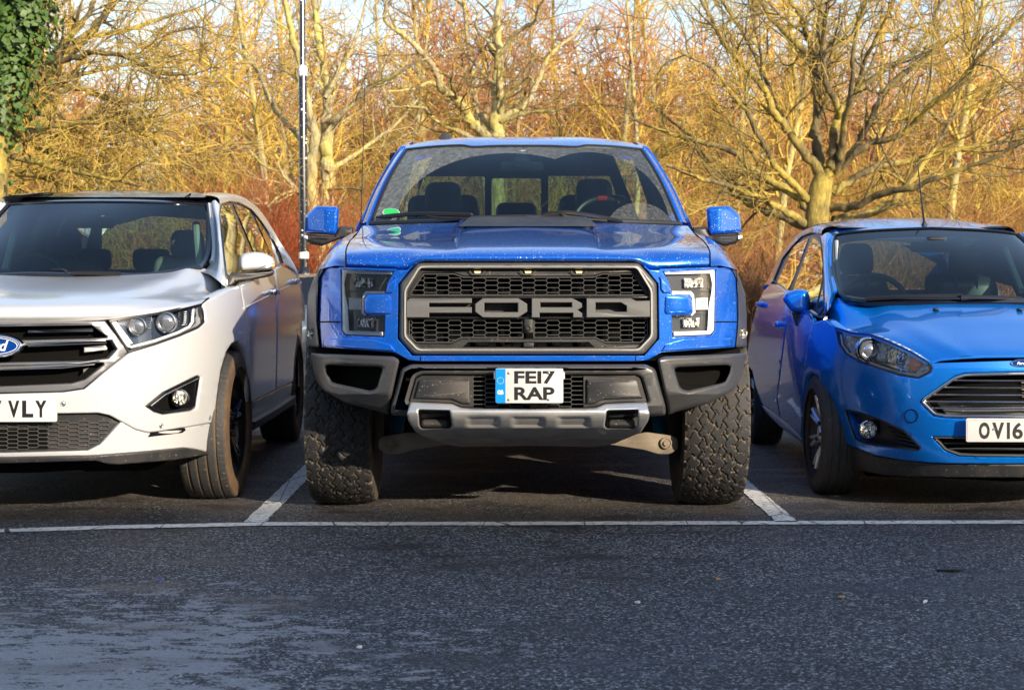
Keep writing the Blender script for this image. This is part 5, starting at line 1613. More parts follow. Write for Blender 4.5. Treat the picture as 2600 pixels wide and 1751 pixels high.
    # lower grille with its honeycomb
    lg = [(XL, 1051), (139, 1050), (250, 1049), (278, 1055), (308, 1071), (254, 1128), (222, 1143), (0, 1149), (XL, 1149)]
    mb = MB(); plate(mb, f(.03), lg, (), .02, 2, .004, 14, cut=30); mb.halve(); lo = mb.build('lower_grille', M['dark_plastic'], root)
    mb = MB(); plate(mb, f(.028), [(XL, 1090), (115, 1090), (118, 1141), (XL, 1143)], (), .001, 0, 0, 30, cut=40); mb.halve(); mb.build('opening', M['void'], lo)
    mb = MB()
    ins = [(XL, 1066), (140, 1065), (280, 1064), (300, 1074), (252, 1126), (222, 1140), (XL, 1144)]
    def pin(p):
        c_ = False; x, y = p
        for i in range(len(ins)):
            x1, y1 = ins[i - 1]; x2, y2 = ins[i]
            if (y1 > y) != (y2 > y) and x < (x2 - x1) * (y - y1) / (y2 - y1) + x1: c_ = not c_
        return c_
    ff = f(.022); p_, h_, b_, a_ = 26.3, 10.4, 10.5, 15.8
    for i in range(-3, 13):
        for j in range(-1, 10):
            X, Y = i * p_ + 2, 1064 + j * h_ + (h_ / 2 if i % 2 else 0)
            for s0, s1 in (((-b_, -h_ / 2), (b_, -h_ / 2)), ((b_, -h_ / 2), (a_, 0)), ((a_, 0), (b_, h_ / 2))):
                q0, q1 = (X + s0[0], Y + s0[1]), (X + s1[0], Y + s1[1])
                if pin(q0) and pin(q1): mb.tube([ff(q0[0], q0[1], 0), ff(q1[0], q1[1], 0)], .0018, 5, cap=False)
    mb.halve(); mb.build('honeycomb', M['mesh_grey'], lo, weld=0)
    # number plate
    yb = B.ray(60, 1040).y - .012
    pf = lambda u, v, off: (lambda q: Vector((q.x, yb + off, q.z)))(L(u, v, yb + 7.87))
    mb = MB(); mb.v = []; plate(mb, pf, fillet(rect(-155, 1007, 143, 1071), 5), (), .008, 1.5, .002); no = mb.build('number_plate', M['plate_white'], root)
    lettering(no, pf, [('V', 20.5, 1059.5, 28.5, 43), ('L', 55.7, 1059.5, 28.3, 43), ('Y', 88.8, 1059.5, 28.5, 43), ('7', -20, 1059.5, 24, 43)], M['ink'], .001, .042)
    # sensors
    for (x, y) in ((161, 1024), (409, 1080), (533, 1060)):
        p = f(-.001)(x, y, 0); n_ = B.nrm(p); mb = MB()
        q_ = n_.to_track_quat('Z', 'Y').to_matrix()
        ring = lambda r, h: [p + q_ @ Vector((r * math.cos(t), r * math.sin(t), h)) for t in np.linspace(0, 6.2832, 20, endpoint=False)]
        mb.grid([ring(.0115, -.004), ring(.0115, .001), ring(.0095, .001), ring(.0088, -.001), ring(.0001, .001)], close_v=True); mb.pair('parking_sensor', M['satin_chrome'], root)
    # windscreen
    ge = [(526, 521, 9.12), (530, 560, 8.98), (531, 602, 8.82), (529, 640, 8.65), (520, 668, 8.50), (506, 684, 8.36)]
    te = [(264, 513, 8.98), (345, 514, 8.985), (440, 516.5, 9.02), (526, 521, 9.12)]
    be = [(170, 703, 8.12), (260, 702, 8.13), (370, 704, 8.17), (506, 684, 8.36)]
    T3, B3, G3 = [L(*p) for p in te], [L(*p) for p in be], crline([L(*p) for p in ge], 3)
    T3[0].x = B3[0].x = 0
    T3, B3 = crline(T3, 4), crline(B3, 4)
    rows = []
    for i in range(len(G3)):
        t = i / (len(G3) - 1); r = []
        for k, (a, b) in enumerate(zip(T3, B3)):
            s = k / (len(T3) - 1)
            p = a.lerp(b, t); p += (G3[i] - T3[-1].lerp(B3[-1], t)) * s ** 3 + Vector((0, -.03, .03)) * math.sin(math.pi * t) * (1 - s * .7)
            r.append(p)
        rows.append(r)
    mb = MB(); mb.grid(rows); mb.mirror(); ws = mb.build('windscreen', M['screen_car'], root, 80)
    mb = MB(); up = [r for r in rows[:4]]
    band = [[p + Vector((0, .006, -.004)) for p in r] for r in rows[:4]]
    mb.grid(band); mb.tube(rows[0], .008, 6); mb.tube([r[-1] for r in rows], .016, 6); mb.tube([p + Vector((0, 0, .004)) for p in rows[-1]], .020, 8)
    mb.mirror(); mb.build('screen_band', M['black_gloss'], ws)
    # roof glass
    R1 = [L(264, 502, 9.15), L(345, 502, 9.16), L(440, 504, 9.18), L(527, 513, 9.22)]
    R2 = [L(277, 490, 9.5), L(350, 490, 9.5), L(440, 491, 9.5), L(532, 500, 9.42)]
    R3 = [L(290, 484.5, 10.0), L(360, 484.5, 10.0), L(450, 486.5, 9.95), L(538, 493, 9.75)]
    R4 = [Vector((p.x * .97, 2.9, p.z - .02)) for p in R3]; R5 = [Vector((p.x * .95, 3.5, p.z - .10)) for p in R3]
    q = [[p.copy() for p in [L(*a) for a in te]]] + [R1, R2, R3, R4, R5]
    mb = MB(); mb.surf(sl(q), 4, 4); mb.mirror(); mb.build('roof_glass', M['roof_black'], root, 60)
    mb = MB(); mb.tube(crline([L(466, 504, 9.185), L(476, 497, 9.32), L(484, 492, 9.5)], 4), .004, 5); mb.mirror(); mb.build('panel_gap', M['void'], root)
    # pillars and roof rail
    hg = spl([1.0, 1.12, 1.3, 1.5, 1.62, 1.7], [.88, .81, .73, .65, .59, .54])
    Gs = Body((-2.28, 7.87), YW, 1, spl([0, 3], [-9, -9]), hg, .1, 3.0, 2.9)
    g = Gs.fn
    inn = [(531, 519, 9.10), (536, 560, 8.95), (541, 602, 8.80), (541, 648, 8.60), (533, 672, 8.46), (520, 686, 8.38)]
    mid = [(545, 508, 9.14), (549, 556, 8.98), (553, 600, 8.83), (556, 650, 8.62), (556, 690, 8.46), (553, 712, 8.42)]
    out = [(558, 520, 9.24), (556.5, 545, 9.10), (560, 592, 8.93), (566, 650, 8.70), (572, 700, 8.50), (579, 734, 8.45)]
    og = [g()(c[0], c[1], 0) for c in out]
    rows = [[L(*a), L(b[0], b[1], min(b[2], c.y + 7.87 - .02)), c] for a, b, c in zip(inn, mid, og)]
    mb = MB(); mb.surf(rows, 4, 5)
    mb.surf([[hoodrear[-3] + Vector((0, .01, -.004)), hoodrear[-2] + Vector((0, 0, -.004)), hoodrear[-1]], [rows[-1][0], rows[-1][1], rows[-1][2]]], 3, 3)
    rail_t = [(536, 497, 9.2), (545, 491.5, 9.5), (566, 489.6, 9.7), (600, 495, 9.95), (627, 508.7, 10.2), (654, 531.7, 10.5), (683, 572, 10.8), (715, 629, 11.05), (746, 673, 11.2), (761, 708, 11.25)]
    win_t = [(558, 521), (562, 515), (583, 510.6), (606, 513), (616, 517), (639, 530.7), (665, 562), (692, 604), (713, 645), (721, 670)]
    G2 = Body((-2.28, 7.87), YW, 1, spl([0, 3], [-9, -9]), lambda z: hg(z) - .05, .1, 3.0, 2.9)
    a_ = [L(*p) for p in rail_t[:2]] + [G2.ray(x, y) for x, y, _ in rail_t[2:]]; c_ = [L(558, 521, 9.2), L(563, 515, 9.27)] + [g()(x, y, 0) for x, y in win_t[2:]]
    b_ = [(p + q_) / 2 + Vector((.018, 0, .012)) for p, q_ in zip(a_, c_)]
    inr = [p + Vector((-.06, .03, .004)) for p in a_]
    mb.surf([inr, a_, b_, c_], 4, 3)
    mb.tube(crline([L(*p) for p in inn], 3)[:12], .012, 6)
    mb.pair('roof_pillar', pp, root, 60)
    dlo = [(558, 541), (562, 519), (583, 511.5), (606, 514), (616, 518), (639, 531.7), (665, 563), (692, 605), (711, 640), (719.5, 670), (702, 680), (660, 701), (613, 724), (579, 732), (567, 650), (561, 592)]
    mb = MB(); plate(mb, g(.012), dlo, (), .02, 0, 0, 8, cut=14); wa, wb = mb.pair('window_frame', M['dark_chrome'], root)
    for q in ([(562, 545), (566, 523), (585, 518), (636, 640), (650, 700), (613, 718), (583, 722)], [(596, 519), (616, 523), (634, 534), (690, 645), (696, 676), (668, 690), (648, 640)], [(648, 545), (665, 570), (690, 610), (707, 642), (712, 668), (702, 672)]):
        mb = MB(); plate(mb, g(.006), q, (), .004, 0, 0, 8, cut=14); mb.build('side_window', M['side_glass'], wa, 60); mb.flipped().build('side_window', M['side_glass'], wb, 60)
    mb = MB(); wire(mb, g(.004), dlo, .006, 6, 8, True); mb.build('window_trim', M['black_gloss'], wa); mb.flipped().build('window_trim', M['black_gloss'], wb)
    # tail
    mb = MB()
    tail = [[Vector((x * k, y, z)) for x in (0, .4, .75, .88)] for z, y, k in ((.35, 3.70, 1), (.75, 3.78, 1), (1.05, 3.74, .97), (1.12, 3.70, .93))]
    mb.surf(tail, 3, 3); side = [[Vector((.88 * k, y, z)), Vector((.90 * k, 3.3, z)), B.ray(768, 815) if False else Vector((.90 * k, 3.0, z))] for z, y, k in ((.35, 3.70, 1), (.75, 3.78, 1), (1.05, 3.74, .97), (1.12, 3.70, .93))]
    mb.grid(side)
    mb.grid([[Vector((x, 3.72, 1.12)) for x in (.60, .68, .76)], [Vector((x, 3.4, 1.45)) for x in (.52, .57, .60)], [Vector((x, 3.3, 1.55)) for x in (.1, .4, .52)]])
    mb.mirror(); mb.build('tailgate', pp, root, 50)
    mb = MB(); mb.grid([[Vector((x, 3.70, 1.13)) for x in (-.66, .66)], [Vector((x, 3.47, 1.56)) for x in (-.58, .58)]]); mb.build('rear_window', M['pane'], root)
    # inside
    mb = MB()
    mb.box((0, 2.0, .55), (1.7, 3.3, .6)); mb.box((0, .2, .62), (1.3, 1.1, .35)); mb.box((0, .2, .45), (1.2, .7, .3))
    dash = [[Vector((0, .32, 1.03)), Vector((.4, .34, 1.03)), Vector((.72, .5, 1.02))], [Vector((0, .62, 1.06)), Vector((.4, .62, 1.065)), Vector((.74, .72, 1.04))], [Vector((0, .95, .95)), Vector((.4, .95, .95)), Vector((.76, 1.0, .95))]]
    mb.surf(dash, 4, 4); mb.rbox((-.42, .82, 1.06), (.42, .2, .1), .04)
    mb.mirror()
    mb.grid([[Vector((x, y, z)) for x in (-.55, 0, .55)] for y, z in ((1.25, 1.56), (2.0, 1.60), (3.3, 1.54))])
    for s in (1, -1):
        for y0 in (1.72, 2.75): mb.tube([Vector((s * (hg(z) - .075), y0 + (z - 1) * .12, z)) for z in (1.0, 1.25, 1.54)], .05, 8)
    mb.rbox((0, 2.55, .98), (1.2, .18, .35), .06)
    mb.build('cabin', M['interior'], root)
    sc = [(162, 680, 116, 209, 599, 650), (480, 680, 432, 520, 584, 652)]
    for (x, y, x0, x1, y0, y1) in sc:
        d = 9.25; c = B.T((x0 + x1) / 2, (y0 + y1) / 2, d); w = (x1 - x0) * d / F; h = (y1 - y0) * d / F
        mb = MB(); mb.rbox((c.x, c.y + .05, .98), (.50, .17, .50), .07, taper=(.82, .8)); se = mb.build('seat', M['leather_tan'], root)
        mb = MB(); mb.rbox(c, (w, .12, h), .045, taper=(.9, .85)); hd = mb.build('headrest', M['leather_tan'], se)
        mb = MB(); [mb.tube([c + Vector((s * .065, 0, -.05)), c + Vector((s * .065, .02, -h / 2 - .10))], .007, 8) for s in (1, -1)]; mb.build('post', M['chrome'], hd)
    for x in (-.38, 0, .38):
        mb = MB(); mb.rbox((x, 2.5, 1.22), (.24, .10, .14), .04); mb.build('headrest', M['interior'], root)
    c = B.T(78, 716, 8.78); c.z -= .02; rx = Matrix.Rotation(math.radians(-25), 3, 'X')
    mb = MB(); rp = [c + rx @ Vector((.185 * math.cos(a), 0, .185 * math.sin(a))) for a in np.linspace(0, 2 * math.pi, 37)]
    mb.tube(rp, .016, 8, cap=False); mb.rbox(c, (.16, .05, .12), .03); mb.tube([rp[0], rp[18]], .015, 6); mb.build('steering_wheel', M['leather'], root)
    c = B.T(232, 566, 8.90); mb = MB(); mb.rbox(c, (.255, .035, .06), .015); mb.rbox(c + Vector((0, -.04, .025)), (.12, .08, .07), .02); mb.build('rear_view_mirror', M['interior'], root)
    mb = MB(); mb.tube([B.T(498, 570, 9.05), B.T(508, 690, 8.62)], .022, 8); mb.tube([B.T(44, 560, 9.1), B.T(12, 690, 8.6)], .022, 8); mb.build('pillar_trim', simple('trim_pale', (.45, .50, .46), .6), root)
    # wipers
    for q in ([(-40, 699, 8.30), (60, 698, 8.26), (150, 692, 8.20), (172, 694, 8.16)], [(190, 699, 8.12), (300, 700, 8.13), (305, 701.5, 8.13)]):
        mb = MB(); mb.tube(crline([B.T(*p) + Vector((0, -.03, .012)) for p in q], 4), .010, 6); mb.build('wiper', M['black_plastic'], root)
    # door mirrors
    def mf(d0): return lambda u, v, off: L(u, v, d0 + off + .0007 * max(0, u - 600))
    mb = MB(); plate(mb, mf(8.40), fillet([(606, 662), (610, 650), (620, 643), (646, 639), (673, 642.5), (694, 654), (699.5, 667), (697, 682), (690, 684.5), (654, 687), (612, 689.5), (607, 680)], 5), (), .16, 13, .06, 6, cut=7, seg=5)
    ma, mc = mb.pair('wing_mirror', pp, root, 60)
    mb = MB(); plate(mb, mf(8.42), fillet([(583, 692), (612, 690), (654, 688), (696, 684), (695, 697), (684, 702), (640, 711), (600, 717), (588, 716)], 4), (), .12, 6, .03, 7, seg=3); plate(mb, mf(8.46), [(566, 668), (574, 690), (600, 690), (596, 716), (579, 734), (575, 715)], (), .08, 3, .01, 8)
    both(mb, 'mirror_base', M['dark_plastic'], (ma, mc))
    mb = MB(); plate(mb, mf(8.385), fillet([(654, 686), (660, 679), (672, 674), (699, 668), (698, 681), (690, 684)], 2), (), .05, 2, .006, 7); both(mb, 'indicator', M['lamp_grey'], (ma, mc))
    mb = MB(); plate(mb, mf(8.382), [(690, 671), (698, 669), (697, 680), (690, 680)], (), .05, 1.5, .005, 7); both(mb, 'indicator_lens', M['amber'], (ma, mc))
    wheel(root, [(.80, 0, True), (-.80, 0, True), (.80, 2.85, False), (-.80, 2.85, False)], .372, .25, .255, 'five', 'road', M['rubber_brown'], [M['black_plastic'], M['black_gloss']], brown=.55, steer=math.radians(-3))
M['lamp_blue'] = simple('lamp_blue', (.06, .08, .12), .18, .5)
M['roof_black'] = simple('roof_black', (.008, .010, .016), .10)
M['suv_grille'] = simple('suv_grille_grey', (.23, .23, .245), .32, .5)
M['lens_ball'] = simple('lens_ball', (.35, .37, .42), .05, .7, coat=1)
M['side_glass'] = clear_lens('side_glass', (.38, .42, .40), 2.2)
suv()
# ------------------------------------------------------------ the blue hatchback
def hatchback():
    YW = math.radians(-1.5)
    LX, LY = 2.341, 8.03
    root = empty('hatchback', (LX, LY, 0), YW)
    tag(root, 'small bright blue hatchback parked right of the pickup', 'hatchback')
    hw = spl([.1, .25, .40, .55, .70, .82, .90, 1.0, 1.1], [.76, .79, .82, .845, .858, .858, .85, .825, .78])
    d0 = spl([.1, .2, .30, .42, .55, .70, .82, .92, 1.05], [-.76, -.80, -.835, -.85, -.845, -.82, -.775, -.70, -.55])
    B = Body((LX, LY), YW, -1, d0, hw, 1.5, 2.7, 2.3)
    L, f, T = B.L, B.fn, B.T
    pt, bk = M['hatch_paint'], M['black_gloss']
    fwd = lambda p: p.y + LY
    # bonnet: centre line and seam, front to back
    ctr = [(903, 7.25), (888, 7.31), (866, 7.43), (838, 7.60), (812, 7.76), (790, 7.92), (766, 8.08)]
    edg = [(2356, 920, 7.36), (2310, 892, 7.47), (2254, 865.6, 7.61), (2207, 849, 7.74), (2159, 844.5, 7.90), (2128, 833, 8.03), (2104, 790, 8.25)]
    rows = []
    for (yc, dc), (ex, ey, ed) in zip(ctr, edg):
        xc = 1300 + (LX + math.tan(-YW) * (dc - LY)) * F / dc
        r = []
        for t in (0, .22, .42, .60, .75, .88, 1.0):
            w = t ** 2.4
            if (ex, ey) == (2104, 790): w = t ** 3.2
            p = L(xc + (ex - xc) * t, yc + (ey - yc) * w, dc + (ed - dc) * t ** 2.2)
            r.append(p)
        r[0].x = 0
        r[3].z += .008                     # raised edge of the dome
        rows.append(r)
    rows[-1][-2] = L(2126, 756, 8.28); rows[-1][-1] = L(2100, 796, 8.28)
    rear_edge = [p.copy() for p in rows[-1]]
    mb = MB(); mb.surf(rows, 4, 5); mb.grid([crline(rows[0], 4), crline([p + Vector((0, .06, -.006)) for p in rows[0]], 4)]); mb.mirror()
    mb.build('bonnet', pt, root, 60)
    sm = MB(); sm.tube(crline([r[-1] + Vector((.002, 0, -.002)) for r in rows[:-1]] + [L(2093, 808, 8.28)], 5), .0045, 6)
    sm.tube(crline([p + Vector((0, .004, -.004)) for p in rows[0]], 4), .0045, 6); sm.mirror(); sm.build('panel_gap', M['void'], root)
    for (x, y, d) in ((2377, 787, 7.95),):
        mb = MB(); mb.rbox(L(x, y, d) + Vector((0, 0, .004)), (.03, .03, .012), .005); mb.pair('washer_jet', M['black_plastic'], root)
    XR, XO = 2655, 2690
    # bumper and front wing
    ho = [(2121, 833), (2140, 839), (2160, 846), (2207, 850), (2254, 867), (2311, 893), (2356, 920), (2367, 934), (2362, 944), (2332, 959), (2282, 951), (2226, 933), (2179, 917), (2147, 898), (2129, 872)]
    fogo = [(2146, 1040), (2185, 1048), (2229, 1063.5), (2293, 1092), (2336, 1135), (2332, 1142), (2200, 1126), (2171, 1114)]
    go = [(2339, 1021), (2345, 1010), (2425, 956), (2451, 948.5), (2600, 945), (XR, 945), (XR, 1060), (2600, 1060), (2439, 1060), (2400, 1058), (2372, 1054)]
    lgo = [(2368, 1109), (XR, 1112), (XR, 1160), (2600, 1159), (2480, 1158), (2435, 1156), (2400, 1143)]
    arch = [(2112, 1100), (2104, 1040), (2089, 985), (2076, 955), (2060, 945), (2048, 960), (2041, 1003), (2039, 1060)]
    out = [(XO, 901), (2600, 903), (2503, 904), (2440, 907), (2387, 912), (2358, 921), (2311, 893.5), (2254, 867.5), (2207, 851), (2160, 846.5), (2128, 835), (2093, 809.5), (2062, 820), (2050, 850), (2042, 900), (2036, 960), (2034, 1060)] + arch[::-1] + [(2121, 1117), (2214, 1155), (2300, 1169), (2360, 1175), (2420, 1177), (XO, 1178)]
    mb = MB(); plate(mb, f(), out, [ho, fogo, inset(go, -2), inset(lgo, -1)], .05, 4, .008, 12, cut=17); mb.halve(); mb.build('bumper', pt, root, 55)
    # soft character lines under the lamps
    lip = [(2121, 1118), (2214, 1156), (2300, 1170), (2360, 1176), (2420, 1178), (XR, 1179), (XR, 1214), (2420, 1213), (2300, 1210), (2230, 1206), (2157, 1192), (2132, 1160)]
    mb = MB(); plate(mb, f(.012), lip, (), .10, 4, .012, 14, cut=20); mb.halve(); mb.build('front_lip', M['dark_plastic'], root)
    mb = MB(); plate(mb, f(.15), [(XR, 1190), (2200, 1190), (2110, 1110), (2060, 1130), (2130, 1210), (XR, 1236)], (), .3, 0, 0, 40, cut=70); mb.halve(); mb.build('undertray', M['void'], root)
    # doors and side
    dr1 = [(2092, 810), (2062, 819), (2049, 798), (2020, 765), (1993, 741), (1998, 800), (1972, 1010), (1980, 1060), (2033, 1108), (2034, 1060), (2036, 960), (2042, 900), (2050, 850)]
    dr2 = [(1992, 740), (1970, 722), (1953, 721), (1936, 740), (1925, 762), (1906, 830), (1898, 880), (1899, 930), (1908, 940), (1918, 985), (1928, 1022), (1979, 1059), (1971, 1010), (1997, 800)]
    for dl, nm, hx, hy in ((dr1, 'front_door', 1977, 822), (dr2, 'rear_door', 1932, 772)):
        mb = MB(); plate(mb, f(.002), dl, (), .03, 1.6, .006, 9, cut=12); a, b = mb.pair(nm, pt, root, 55)
        for o, fl in ((a, False), (b, True)):
            h = MB(); c = B.ray(hx, hy)
            h.rbox(c + Vector((.020, -.02, 0)), (.016, .20, .034), .010, seg=2); h.rbox(c + Vector((.008, -.1, .0)), (.04, .03, .03), .008, seg=2); h.rbox(c + Vector((.008, .06, .0)), (.04, .03, .03), .008, seg=2)
            (h.flipped() if fl else h).build('handle', pt, o)
    mb = MB(); plate(mb, f(.004), [(2034, 1109), (1980, 1061), (1929, 1023), (1925, 1036), (1975, 1082), (2036, 1128)], (), .05, 3, .01, 10); mb.pair('sill', pt, root)
    mb = MB(); plate(mb, f(-.002), [(2091, 811), (2062, 800), (2049, 790), (2052, 786), (2064, 794), (2093, 803)], (), .02, 2, .004, 8); mb.pair('mirror_triangle', bk, root)
    # headlamp
    mb = MB(); plate(mb, f(.034), ho, (), .02, 0, 0, 12, cut=12); ha, hb = mb.pair('headlight', M['lamp_bright'], root)
    def both(mb, name, mat, ps=(ha, hb), ang=35):
        mb.build(name, mat, ps[0], ang); mb.flipped().build(name, mat, ps[1], ang)
    for (x, y, r, nm) in ((2207.5, 889, 20, 'lamp'),):
        c = L(x, y, fwd(B.ray(x, y)) + .022); rr = r * 7.6 / F
        mb = MB(); mb.lathe([(.03, rr * 1.7), (-.004, rr * 1.65), (-.012, rr * 1.55), (.012, rr * 1.3), (-.006, rr * 1.22), (-.012, rr * 1.12), (.0, rr)], c, 'y', 32); both(mb, 'lamp_ring', M['chrome'])
        mb = MB(); mb.lathe([(.0, rr), (-.010, rr * .8), (-.018, rr * .4), (-.02, 0)], c, 'y', 32); both(mb, 'lamp', M['lens_ball'])
    mb = MB(); plate(mb, f(.022), [(2240, 885), (2258, 878), (2292, 898), (2296, 905), (2288, 928), (2238, 920)], (), .02, 3, .01, 9, cut=8); both(mb, 'reflector', M['facets'])
    mb = MB(); plate(mb, f(.020), [(2309, 906), (2316, 908), (2338, 925), (2320, 945), (2305, 942), (2298, 930)], (), .02, 3, .008, 8); both(mb, 'turn_signal', M['amber'])
    mb = MB(); wire(mb, f(.012), [(2130, 850), (2134, 876), (2150, 897), (2182, 913), (2228, 929), (2284, 946), (2330, 954), (2358, 940)], .005, 7, 8); wire(mb, f(.016), [(2136, 846), (2165, 852), (2205, 857), (2250, 872), (2306, 900), (2350, 926)], .004, 6, 8); both(mb, 'light_guide', M['light_guide'])
    mb = MB(); plate(mb, f(.022), [(2186, 908), (2190, 906), (2300, 938), (2304, 946), (2280, 943), (2226, 926)], (), .01, 1.5, .003, 9); both(mb, 'running_light', M['dark_chrome'])
    mb = MB(); plate(mb, f(.002), ho, (), .003, 2, .003, 10, cut=12); both(mb, 'lens', M['lens'])
    mb = MB(); wire(mb, f(.004), ho, .006, 6, 9, True); both(mb, 'lamp_seal', M['black_plastic'])
    # grille
    mb = MB(); plate(mb, f(-.004), fillet(inset(go, -1), 8), [fillet(inset(go, 6.5), 6)], .05, 2.6, .008, 12, seg=3); mb.halve(); gr = mb.build('grille', M['satin_chrome'], root, 45)
    mb = MB(); plate(mb, f(.10), go, (), .01, 0, 0, 24, cut=40); mb.halve(); mb.build('grille_back', M['void'], gr)
    mb = MB(); plate(mb, f(.035), [(2376, 1025), (XR, 1030), (XR, 1058), (2440, 1057), (2400, 1054)], (), .02, 2, .004, 20); mb.halve(); mb.build('lower_panel', M['dark_plastic'], gr)
    mb = MB()
    for x0, y in ((2422, 966.5), (2392, 984.5), (2366, 1003), (2348, 1020.5), (2361, 1037)):
        wire(mb, f(.012), [(x0, y - .5), (2500, y + .5), (XR, y + 1)], .0042, 6, 25)
    mb.halve(); mb.build('slat', M['chrome'], gr, weld=0)
    mb = MB()
    for k in range(9): mb.tube([f(.085)(2381 + k * 7.6, 972, 0), f(.085)(2381 + k * 7.6, 1016, 0)], .0045, 5)
    for k in range(5): mb.tube([f(.085)(2512, 974 + k * 9, 0), f(.085)(2580, 974 + k * 9, 0)], .003, 5)
    mb.build('radiator_fin', M['rust'], gr, weld=0)
    # lower grille
    mb = MB(); plate(mb, f(-.002), fillet(lgo, 5), [fillet(inset(lgo, 4.5), 4)], .05, 2, .006, 12); mb.halve(); lo = mb.build('lower_grille', M['grille_grey'], root)
    mb = MB(); plate(mb, f(.07), lgo, (), .01, 0, 0, 24, cut=40); mb.halve(); mb.build('grille_back', M['void'], lo)
    mb = MB()
    for x0, y in ((2392, 1126), (2405, 1140)): plate(mb, f(.02), [(x0, y - 2), (XR, y - 1), (XR, y + 3), (x0 + 4, y + 2)], (), .02, 1, .003, 24)
    mb.halve(); mb.build('slat', M['grille_grey'], lo, weld=0)
    # fog lamp
    mb = MB(); plate(mb, f(.045), inset(fogo, -1), (), .01, 0, 0, 12, cut=12); fa, fb_ = mb.pair('fog_lamp', M['black_plastic'], root)
    mb = MB(); wire(mb, f(.004), fogo, .006, 6, 9, True); both(mb, 'bezel', M['black_plastic'], (fa, fb_))
    mb = MB()
    for k in range(4): wire(mb, f(.03), [(2245 + k * 8, 1085 + k * 12), (2290 + k * 11, 1100 + k * 11)], .006, 6, 9)
    both(mb, 'louvre', M['black_plastic'], (fa, fb_))
    c = L(2204, 1089, fwd(B.ray(2204, 1089)) + .02); mb = MB(); mb.lathe([(.03, .043), (-.012, .043), (-.015, .039), (-.004, .037)], c, 'y', 28); both(mb, 'lamp_ring', M['chrome'], (fa, fb_))
    mb = MB(); mb.lathe([(-.002, .037), (-.010, .026), (-.013, 0)], c, 'y', 28); both(mb, 'lamp', M['facets'], (fa, fb_))
    # tow-eye cap
    mb = MB(); wire(mb, f(-.0005), circ(2314, 1055.5, 16.5, 28), .0022, 5, 6, True); mb.build('tow_eye_cap', M['void'], root, weld=0).parent = root
    for o in [o for o in root.children if o.name.startswith('tow_eye_cap')]:
        for v in o.data.vertices: v.co.x *= -1
    # badge
    c = L(2590, 922, 7.2); c.x = 0; c.y = B.ray(2575, 925).y - .004
    def ell(a, b, y): return [c + Vector((a * math.cos(t), y + .0, b * math.sin(t))) for t in np.linspace(0, 2 * math.pi, 40, endpoint=False)]
    mb = MB(); mb.grid([ell(.046, .018, .02), ell(.046, .018, -.002), ell(.043, .0155, -.005), ell(.040, .0135, -.003)], close_v=True); bo = mb.build('badge', M['chrome'], root)
    mb = MB(); mb.add(ell(.040, .0135, -.003), [tuple(range(40))]); mb.build('badge_field', bpy.data.materials['badge_blue'], bo)
    vs, fs = text_loops('Ford', .0185, .0005); mb = MB(); mb.add([c + Vector((x - .020 + y * .35, -.0045, y - .006)) for x, y in vs], fs); mb.build('lettering', M['white'], bo, smooth=False)
    # number plate
    yb = B.ray(2560, 1090).y - .016
    pf = lambda u, v, off: (lambda q: Vector((q.x, yb + off, q.z)))(T(u, v, yb + LY))
    mb = MB(); plate(mb, pf, fillet(rect(2454, 1062, 2744, 1122), 5), (), .008, 1.5, .002); no = mb.build('number_plate', M['plate_white'], root)
    lettering(no, pf, [('O', 2486.5, 1114, 27, 42), ('V', 2520, 1114, 30, 42), ('I', 2557, 1114, 7.5, 42)], M['ink'], .001, .042)
    lettering(no, pf, [('6', 2571, 1114, 26, 42)], M['ink'], .001, .026)
    mb = MB(); wire(mb, pf, fillet(rect(2458, 1066, 2740, 1118), 4), .0008, 4, 20, True, -.0004); mb.build('plate_border', simple('plate_border', (.6, .3, .35), .5), no)
    c = pf(2524, 1089, -.001); mb = MB(); mb.lathe([(0, .006), (-.003, .005), (-.003, 0)], c, 'y', 12); mb.build('screw', M['satin_chrome'], no)
    # windscreen
    te = [(2359, 580, 8.98), (2238, 585, 9.0), (2160, 591, 9.03), (2119, 598, 9.08)]
    be = [(2466, 768, 8.06), (2300, 768, 8.08), (2200, 768, 8.13), (2150, 761, 8.22)]
    ge = [(2119, 598, 9.08), (2113, 640, 8.88), (2114, 682, 8.68), (2121, 725, 8.45), (2133, 748, 8.30), (2150, 761, 8.22)]
    T3, B3, G3 = crline([L(*p) for p in te], 4), crline([L(*p) for p in be], 4), crline([L(*p) for p in ge], 3)
    T3[0].x = B3[0].x = 0; rows = []
    for i in range(len(G3)):
        t = i / (len(G3) - 1); r = []
        for k, (a, b) in enumerate(zip(T3, B3)):
            s = k / (len(T3) - 1); p = a.lerp(b, t)
            p += (G3[i] - T3[-1].lerp(B3[-1], t)) * s ** 3 + Vector((0, -.03, .03)) * math.sin(math.pi * t) * (1 - s * .7)
            r.append(p)
        rows.append(r)
    mb = MB(); mb.grid(rows); mb.mirror(); ws = mb.build('windscreen', M['screen_car'], root, 80)
    mb = MB(); mb.grid([[p + Vector((0, .006, -.004)) for p in r] for r in rows[:3]]); mb.tube(rows[0], .010, 6); mb.tube([r[-1] for r in rows], .017, 6); mb.tube([p + Vector((0, 0, .002)) for p in rows[-1]], .022, 8)
    mb.mirror(); mb.build('screen_band', bk, ws)
    # roof
    R0 = [L(*p) for p in te]
    R1 = [L(2340, 567, 9.22), L(2230, 570, 9.24), L(2150, 577, 9.27), L(2108, 586, 9.30)]
    R2 = [L(2300, 554, 9.60), L(2215, 555, 9.60), L(2150, 561, 9.60), L(2102, 569, 9.60)]
    R3 = [Vector((p.x * 1.0, 10.1 - LY, p.z + .012)) for p in R2]; R4 = [Vector((p.x * .97, 10.6 - LY, p.z - .03)) for p in R2]; R5 = [Vector((p.x * .9, 11.0 - LY, p.z - .10)) for p in R2]
